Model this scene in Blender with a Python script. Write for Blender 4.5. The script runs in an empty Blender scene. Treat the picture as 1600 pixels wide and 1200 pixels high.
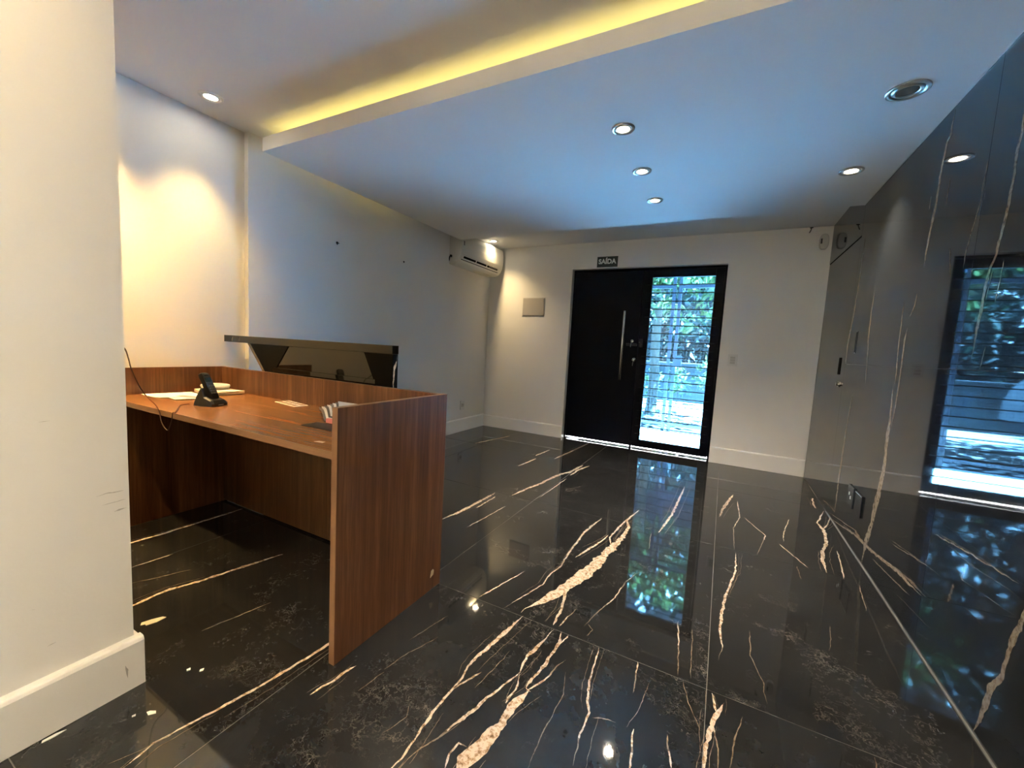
import bpy, bmesh, math, random
from mathutils import Vector, Matrix, noise

random.seed(7)
SC = bpy.context.scene
COL = SC.collection

# ------------------------------------------------------------------ camera
cam_data = bpy.data.cameras.new('camera')
cam_data.sensor_fit = 'HORIZONTAL'
cam_data.sensor_width = 36.0
cam_data.lens = 36.0 * 634.666 / 1600.0
cam_data.clip_start = 0.02
cam_data.clip_end = 300
camera = bpy.data.objects.new('camera', cam_data)
right = Vector((0.8842777, 0.4637029, 0.0550685))
down = Vector((0.0911450, -0.0557344, -0.9942768))
fwd = Vector((-0.4579798, 0.8842360, -0.0915489))
M = Matrix((
    (right.x, -down.x, -fwd.x, 0.0),
    (right.y, -down.y, -fwd.y, 0.0),
    (right.z, -down.z, -fwd.z, 1.12),
    (0, 0, 0, 1)))
camera.matrix_world = M
COL.objects.link(camera)
SC.camera = camera

# ------------------------------------------------------- world, sun, exposure
world = bpy.data.worlds.new('world')
SC.world = world
world.use_nodes = True
wn = world.node_tree.nodes
bg = wn['Background']
bg.inputs['Color'].default_value = (0.95, 0.96, 1.0, 1)
bg.inputs['Strength'].default_value = 0.6

sun_data = bpy.data.lights.new('sun', 'SUN')
sun_data.energy = 215.0
sun_data.color = (0.90, 0.95, 1.0)
sun_data.angle = 0.009
sun = bpy.data.objects.new('sun', sun_data)
sun.rotation_euler = Vector((0.50, 0.0, 0.85)).to_track_quat('Z', 'Y').to_euler()
COL.objects.link(sun)

SC.view_settings.view_transform = 'Standard'
SC.view_settings.look = 'None'
SC.view_settings.exposure = 2.0
SC.view_settings.gamma = 1.0
SC.view_settings.use_curve_mapping = False

SPOT_W = 32.0           # ceiling spots, one LED bulb each
LED_STRIP = 2.0         # cove strip emission
WARM = (1.0, 0.72, 0.34)
COVE = (1.0, 0.79, 0.22)
# ------------------------------------------------------------------ helpers
def link(o, parent=None):
    COL.objects.link(o)
    if parent is not None:
        o.parent = parent
    return o

def tag(o, label=None, cat=None, group=None, kind=None):
    if label: o['label'] = label
    if cat: o['category'] = cat
    if group: o['group'] = group
    if kind: o['kind'] = kind
    return o

def empty(name, loc, label=None, cat=None, group=None, kind=None):
    o = bpy.data.objects.new(name, None)
    o.location = loc
    o.empty_display_size = 0.05
    link(o)
    return tag(o, label, cat, group, kind)

def mesh_obj(name, bm, mat, parent=None, smooth=False, origin=None, bevel=0.0, autosmooth=None):
    """bm is in world space; if parent is an Empty without rotation its location is subtracted."""
    me = bpy.data.meshes.new(name)
    off = Vector((0, 0, 0))
    if parent is not None:
        p = parent
        while p is not None:
            off += Vector(p.location)
            p = p.parent
    if origin is not None:
        bmesh.ops.translate(bm, vec=-Vector(origin), verts=bm.verts)
        loc = Vector(origin) - off
    else:
        bmesh.ops.translate(bm, vec=-off, verts=bm.verts)
        loc = Vector((0, 0, 0))
    bmesh.ops.recalc_face_normals(bm, faces=bm.faces)
    if bevel > 0:
        es = [e for e in bm.edges if len(e.link_faces) == 2 and e.calc_face_angle(0) > 0.6]
        bmesh.ops.bevel(bm, geom=es, offset=bevel, segments=2, profile=0.5, affect='EDGES')
    bm.to_mesh(me)
    bm.free()
    if smooth:
        for p in me.polygons: p.use_smooth = True
        if autosmooth:
            me.set_sharp_from_angle(angle=autosmooth)
    if mat is not None:
        me.materials.append(mat)
    o = bpy.data.objects.new(name, me)
    o.location = loc
    return link(o, parent)

def box(bm, x0, x1, y0, y1, z0, z1):
    vs = [bm.verts.new((x, y, z)) for x in (x0, x1) for y in (y0, y1) for z in (z0, z1)]
    q = [(0, 1, 3, 2), (4, 6, 7, 5), (0, 4, 5, 1), (2, 3, 7, 6), (0, 2, 6, 4), (1, 5, 7, 3)]
    for f in q: bm.faces.new([vs[i] for i in f])
    return vs

def boxo(name, x0, x1, y0, y1, z0, z1, mat, parent=None, bevel=0.0):
    bm = bmesh.new()
    box(bm, x0, x1, y0, y1, z0, z1)
    return mesh_obj(name, bm, mat, parent, bevel=bevel)

def prism(bm, pts, axis, a, b):
    """extrude polygon pts (2-D) along axis from a to b. axis 'x': pts=(y,z); 'y': pts=(x,z); 'z': pts=(x,y)"""
    def P(p, t):
        if axis == 'x': return (t, p[0], p[1])
        if axis == 'y': return (p[0], t, p[1])
        return (p[0], p[1], t)
    A = [bm.verts.new(P(p, a)) for p in pts]
    B = [bm.verts.new(P(p, b)) for p in pts]
    n = len(pts)
    bm.faces.new(A)
    bm.faces.new(B[::-1])
    for i in range(n):
        bm.faces.new((A[i], B[i], B[(i + 1) % n], A[(i + 1) % n]))

def lathe(bm, prof, seg=24, center=(0, 0, 0), cap_start=False, cap_end=False, mat=None):
    """prof: list of (r, z); revolve around z at center; mat = optional Matrix"""
    rings = []
    for r, z in prof:
        ring = []
        for k in range(seg):
            a = 2 * math.pi * k / seg
            v = Vector((r * math.cos(a), r * math.sin(a), z))
            if mat is not None: v = mat @ v
            ring.append(bm.verts.new(v + Vector(center)))
        rings.append(ring)
    for A, B in zip(rings, rings[1:]):
        for k in range(seg):
            bm.faces.new((A[k], A[(k + 1) % seg], B[(k + 1) % seg], B[k]))
    if cap_start: bm.faces.new(rings[0][::-1])
    if cap_end: bm.faces.new(rings[-1])

def tube(bm, pts, r, seg=8, closed=True):
    pts = [Vector(p) for p in pts]
    rings = []
    up = Vector((0.13, 0.27, 0.95)).normalized()
    for i, p in enumerate(pts):
        t = (pts[min(i + 1, len(pts) - 1)] - pts[max(i - 1, 0)]).normalized()
        u = t.cross(up)
        if u.length < 1e-3: u = t.cross(Vector((1, 0, 0)))
        u.normalize()
        v = t.cross(u).normalized()
        rr = r[i] if isinstance(r, (list, tuple)) else r
        rings.append([bm.verts.new(p + rr * (math.cos(2 * math.pi * k / seg) * u + math.sin(2 * math.pi * k / seg) * v)) for k in range(seg)])
    for A, B in zip(rings, rings[1:]):
        for k in range(seg):
            bm.faces.new((A[k], A[(k + 1) % seg], B[(k + 1) % seg], B[k]))
    if closed:
        bm.faces.new(rings[0][::-1]); bm.faces.new(rings[-1])

def smooth_path(pts, n=6):
    pts = [Vector(p) for p in pts]
    out = []
    for i in range(len(pts) - 1):
        p0 = pts[max(i - 1, 0)]; p1 = pts[i]; p2 = pts[i + 1]; p3 = pts[min(i + 2, len(pts) - 1)]
        for k in range(n):
            t = k / n
            out.append(0.5 * ((2 * p1) + (-p0 + p2) * t + (2 * p0 - 5 * p1 + 4 * p2 - p3) * t * t + (-p0 + 3 * p1 - 3 * p2 + p3) * t ** 3))
    out.append(pts[-1])
    return out

# ---------------------------------------------------------------- materials
def new_mat(name):
    m = bpy.data.materials.new(name)
    m.use_nodes = True
    nt = m.node_tree
    return m, nt, nt.nodes['Principled BSDF']

def simple(name, col, rough=0.5, metal=0.0, spec=0.5, bump=0.0, bscale=200.0, var=0.0, vscale=3.0):
    m, nt, b = new_mat(name)
    b.inputs['Base Color'].default_value = (*col, 1)
    b.inputs['Roughness'].default_value = rough
    b.inputs['Metallic'].default_value = metal
    b.inputs['Specular IOR Level'].default_value = spec
    N = nt.nodes
    tc = N.new('ShaderNodeTexCoord')
    geo = N.new('ShaderNodeNewGeometry')
    if var > 0:
        n = N.new('ShaderNodeTexNoise'); n.inputs['Scale'].default_value = vscale; n.inputs['Detail'].default_value = 4
        nt.links.new(geo.outputs['Position'], n.inputs['Vector'])
        mr = N.new('ShaderNodeMapRange'); mr.inputs['To Min'].default_value = 1 - var; mr.inputs['To Max'].default_value = 1 + var
        nt.links.new(n.outputs['Fac'], mr.inputs['Value'])
        mx = N.new('ShaderNodeMix'); mx.data_type = 'RGBA'; mx.blend_type = 'MULTIPLY'; mx.inputs[0].default_value = 1
        mx.inputs[6].default_value = (*col, 1)
        nt.links.new(mr.outputs['Result'], mx.inputs[7])
        nt.links.new(mx.outputs[2], b.inputs['Base Color'])
    if bump > 0:
        n = N.new('ShaderNodeTexNoise'); n.inputs['Scale'].default_value = bscale; n.inputs['Detail'].default_value = 3
        nt.links.new(geo.outputs['Position'], n.inputs['Vector'])
        bp = N.new('ShaderNodeBump'); bp.inputs['Strength'].default_value = bump; bp.inputs['Distance'].default_value = 0.002
        nt.links.new(n.outputs['Fac'], bp.inputs['Height'])
        nt.links.new(bp.outputs['Normal'], b.inputs['Normal'])
    return m

def emit(name, col, strength):
    m = bpy.data.materials.new(name); m.use_nodes = True
    nt = m.node_tree; nt.nodes.clear()
    e = nt.nodes.new('ShaderNodeEmission'); e.inputs['Color'].default_value = (*col, 1); e.inputs['Strength'].default_value = strength
    o = nt.nodes.new('ShaderNodeOutputMaterial'); nt.links.new(e.outputs[0], o.inputs[0])
    return m

def ramp(nt, fac, stops):
    r = nt.nodes.new('ShaderNodeValToRGB')
    el = r.color_ramp.elements
    while len(el) < len(stops): el.new(0.5)
    for e, (p, c) in zip(el, stops):
        e.position = p
        e.color = (*c, 1) if len(c) == 3 else c
    nt.links.new(fac, r.inputs[0])
    return r.outputs[0]

def marble(name, seed, web=0.5, base=(0.0115, 0.0120, 0.0135), light=(0.027, 0.0275, 0.029), rough=0.035, spec=0.5):
    """dark polished porcelain with cloudy patches and fine pale threads"""
    m, nt, b = new_mat(name)
    N = nt.nodes; L = nt.links
    geo = N.new('ShaderNodeNewGeometry')
    mp = N.new('ShaderNodeMapping'); mp.inputs['Location'].default_value = (seed * 3.1, seed * 1.7, seed * 0.9)
    L.new(geo.outputs['Position'], mp.inputs['Vector'])
    def noise_t(scale, detail=5, rough_=0.6, dist=0.0):
        n = N.new('ShaderNodeTexNoise'); n.inputs['Scale'].default_value = scale; n.inputs['Detail'].default_value = detail
        n.inputs['Roughness'].default_value = rough_; n.inputs['Distortion'].default_value = dist
        L.new(mp.outputs[0], n.inputs['Vector'])
        return n
    cloud = noise_t(2.6, 6, 0.65, 0.4)
    base_c = ramp(nt, cloud.outputs['Fac'], [(0.35, base), (0.72, light)])
    # distorted coordinates for the thread pattern
    wob = noise_t(5.0, 5, 0.7)
    va = N.new('ShaderNodeVectorMath'); va.operation = 'MULTIPLY_ADD'
    va.inputs[1].default_value = (0.28, 0.28, 0.28)
    L.new(wob.outputs['Color'], va.inputs[0]); L.new(mp.outputs[0], va.inputs[2])
    def threads(scale, width):
        v = N.new('ShaderNodeTexVoronoi'); v.feature = 'DISTANCE_TO_EDGE'; v.inputs['Scale'].default_value = scale
        L.new(va.outputs[0], v.inputs['Vector'])
        mr = N.new('ShaderNodeMapRange'); mr.inputs['From Min'].default_value = 0.0; mr.inputs['From Max'].default_value = width
        mr.inputs['To Min'].default_value = 1.0; mr.inputs['To Max'].default_value = 0.0
        L.new(v.outputs['Distance'], mr.inputs['Value'])
        return mr.outputs['Result']
    def mul(a, c):
        x = N.new('ShaderNodeMath'); x.operation = 'MULTIPLY'; L.new(a, x.inputs[0])
        if isinstance(c, float): x.inputs[1].default_value = c
        else: L.new(c, x.inputs[1])
        return x.outputs[0]
    mask1 = noise_t(3.0, 5, 0.75)
    m1 = N.new('ShaderNodeMapRange'); m1.inputs['From Min'].default_value = 0.50; m1.inputs['From Max'].default_value = 0.68
    L.new(mask1.outputs['Fac'], m1.inputs['Value'])
    mask2 = noise_t(11.0, 4, 0.7)
    m2 = N.new('ShaderNodeMapRange'); m2.inputs['From Min'].default_value = 0.42; m2.inputs['From Max'].default_value = 0.56
    L.new(mask2.outputs['Fac'], m2.inputs['Value'])
    t1 = mul(mul(threads(8.0, 0.018), m1.outputs['Result']), m2.outputs['Result'])
    t2 = mul(mul(threads(26.0, 0.05), m1.outputs['Result']), m2.outputs['Result'])
    ad = N.new('ShaderNodeMath'); ad.operation = 'MAXIMUM'; L.new(t1, ad.inputs[0]); L.new(mul(t2, 0.7), ad.inputs[1])
    fac = mul(ad.outputs[0], web)
    mx = N.new('ShaderNodeMix'); mx.data_type = 'RGBA'
    L.new(fac, mx.inputs[0]); L.new(base_c, mx.inputs[6]); mx.inputs[7].default_value = (0.19, 0.165, 0.138, 1)
    L.new(mx.outputs[2], b.inputs['Base Color'])
    b.inputs['Roughness'].default_value = rough
    b.inputs['Specular IOR Level'].default_value = spec
    return m

def vein_mat(name, c0, c1, c2):
    m, nt, b = new_mat(name)
    N = nt.nodes; L = nt.links
    geo = N.new('ShaderNodeNewGeometry')
    n = N.new('ShaderNodeTexNoise'); n.inputs['Scale'].default_value = 55; n.inputs['Detail'].default_value = 6; n.inputs['Roughness'].default_value = 0.7
    L.new(geo.outputs['Position'], n.inputs['Vector'])
    c = ramp(nt, n.outputs['Fac'], [(0.33, c2), (0.43, c1), (0.53, c0), (1.0, c0)])
    L.new(c, b.inputs['Base Color'])
    b.inputs['Roughness'].default_value = 0.06
    return m

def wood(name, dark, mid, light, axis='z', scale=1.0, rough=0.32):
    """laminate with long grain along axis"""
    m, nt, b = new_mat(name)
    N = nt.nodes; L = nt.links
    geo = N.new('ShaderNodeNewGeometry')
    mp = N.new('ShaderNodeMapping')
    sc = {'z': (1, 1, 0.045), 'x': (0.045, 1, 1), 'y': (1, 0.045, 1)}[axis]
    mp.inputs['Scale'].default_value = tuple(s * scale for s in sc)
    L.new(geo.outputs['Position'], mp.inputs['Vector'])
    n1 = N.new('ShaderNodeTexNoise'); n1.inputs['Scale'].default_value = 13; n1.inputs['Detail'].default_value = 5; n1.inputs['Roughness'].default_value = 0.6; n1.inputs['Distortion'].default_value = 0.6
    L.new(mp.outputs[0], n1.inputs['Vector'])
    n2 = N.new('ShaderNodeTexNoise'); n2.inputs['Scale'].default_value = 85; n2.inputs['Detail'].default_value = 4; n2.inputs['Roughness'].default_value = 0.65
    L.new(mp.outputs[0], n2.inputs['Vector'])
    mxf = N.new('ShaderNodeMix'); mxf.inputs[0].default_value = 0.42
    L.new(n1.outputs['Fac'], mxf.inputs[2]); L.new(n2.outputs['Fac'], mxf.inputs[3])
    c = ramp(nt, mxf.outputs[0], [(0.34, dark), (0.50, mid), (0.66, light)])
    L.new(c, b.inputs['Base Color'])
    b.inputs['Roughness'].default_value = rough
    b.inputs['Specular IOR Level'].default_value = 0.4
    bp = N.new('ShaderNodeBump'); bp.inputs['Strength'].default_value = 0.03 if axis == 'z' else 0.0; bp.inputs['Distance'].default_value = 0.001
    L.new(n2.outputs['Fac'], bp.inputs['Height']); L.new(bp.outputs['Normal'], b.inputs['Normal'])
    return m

def glass_mat(name, tint):
    """thin pane: tinted see-through with a mirror coat"""
    m = bpy.data.materials.new(name); m.use_nodes = True
    nt = m.node_tree; nt.nodes.clear()
    N = nt.nodes
    t = N.new('ShaderNodeBsdfTransparent'); t.inputs['Color'].default_value = (*tint, 1)
    g = N.new('ShaderNodeBsdfGlossy'); g.inputs['Roughness'].default_value = 0.0
    f = N.new('ShaderNodeFresnel'); f.inputs['IOR'].default_value = 1.45
    mx = N.new('ShaderNodeMixShader'); o = N.new('ShaderNodeOutputMaterial')
    nt.links.new(f.outputs[0], mx.inputs[0]); nt.links.new(t.outputs[0], mx.inputs[1]); nt.links.new(g.outputs[0], mx.inputs[2])
    nt.links.new(mx.outputs[0], o.inputs[0])
    return m

PAINT = simple('wall_paint', (0.80, 0.785, 0.76), 0.75, spec=0.25, bump=0.25, bscale=60, var=0.03, vscale=1.6)
CEIL = simple('ceiling_paint', (0.84, 0.835, 0.825), 0.8, spec=0.2, bump=0.08, bscale=20)
TRIMW = simple('white_trim', (0.84, 0.83, 0.81), 0.35, spec=0.4, bump=0.05, bscale=15)
GROUT = simple('grout', (0.15, 0.135, 0.115), 0.6)
FLOOR_M = [marble('floor_marble_%d' % k, k + 1, web=1.0) for k in range(4)]
WALL_M = marble('wall_marble', 9, web=0.10, base=(0.012, 0.0145, 0.0185), light=(0.020, 0.023, 0.028), rough=0.03)
DOOR_LAM = marble('door_marble', 13, web=0.03, base=(0.015, 0.0155, 0.018), light=(0.020, 0.021, 0.023), rough=0.06)
COUNTER_M = marble('counter_marble', 17, web=0.10, base=(0.006, 0.0055, 0.005), light=(0.014, 0.013, 0.012), rough=0.04)
HONED = simple('honed_black_stone', (0.0025, 0.0026, 0.003), 0.4, spec=0.06)
VEIN = vein_mat('vein_cream', (0.66, 0.54, 0.43), (0.38, 0.25, 0.15), (0.10, 0.055, 0.03))
VEINT = vein_mat('vein_thin', (0.25, 0.19, 0.135), (0.16, 0.11, 0.07), (0.07, 0.045, 0.03))
VEINW = vein_mat('vein_wall', (0.26, 0.22, 0.175), (0.17, 0.135, 0.10), (0.08, 0.06, 0.045))
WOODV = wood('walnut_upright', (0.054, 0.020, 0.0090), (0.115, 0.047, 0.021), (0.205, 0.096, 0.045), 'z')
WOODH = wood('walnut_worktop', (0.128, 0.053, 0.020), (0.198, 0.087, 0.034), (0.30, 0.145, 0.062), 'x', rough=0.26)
EDGE = wood('walnut_edge_band', (0.15, 0.07, 0.033), (0.20, 0.10, 0.047), (0.25, 0.14, 0.07), 'z', rough=0.4)
BLACK = simple('black_door_paint', (0.0022, 0.0028, 0.0062), 0.42, spec=0.08)
BLACKP = simple('black_plastic', (0.008, 0.008, 0.009), 0.32)
DARKHOLE = simple('dark_recess', (0.004, 0.004, 0.004), 0.9, spec=0.1)
STEEL = simple('brushed_steel', (0.62, 0.60, 0.56), 0.22, metal=1.0)
CHROME = simple('chrome', (0.75, 0.75, 0.74), 0.12, metal=1.0)
WPLAST = simple('white_plastic', (0.72, 0.71, 0.68), 0.3, spec=0.5)
WPLAST2 = simple('off_white_plastic', (0.56, 0.54, 0.50), 0.4)
SATIN = simple('satin_ring', (0.48, 0.46, 0.43), 0.32, metal=0.85)
LENS_ON = emit('lamp_lens', (1.0, 0.86, 0.62), 30.0)
LENS_OFF = simple('unlit_lens', (0.10, 0.10, 0.10), 0.15)
STRIP = emit('led_strip', COVE, LED_STRIP)
PAPER = simple('paper', (0.80, 0.78, 0.72), 0.7)
PAPER2 = simple('newsprint', (0.66, 0.61, 0.50), 0.8, var=0.10, vscale=60)
INK = simple('grey_print', (0.22, 0.23, 0.25), 0.6)
PINK = simple('pink_print', (0.62, 0.20, 0.20), 0.5)
CORD_M = simple('dark_cord', (0.045, 0.012, 0.010), 0.5)
SIGN_M = simple('sign_plate', (0.006, 0.016, 0.014), 0.4)
SIGN_T = simple('sign_letters', (0.72, 0.76, 0.74), 0.5)
GLASS = glass_mat('door_glass', (0.42, 0.74, 1.0))
CLEAR = glass_mat('clear_glass', (0.95, 0.97, 0.98))

# --------------------------------------------------------------- dimensions
XR = 0.788            # face of the marble wall
YB = 4.822            # face of the entrance wall
XP = -1.56            # face of the near pillar wall
XL1, XL2, XL3 = -2.893, -2.852, -2.925
YP = 0.532            # free end of the pillar wall
ZC, ZP = 2.406, 2.266 # upper ceiling, underside of the dropped panel
YREAR = -3.4
PY0, PY1, PX0 = 1.628, 3.815, -2.715   # dropped panel

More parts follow.
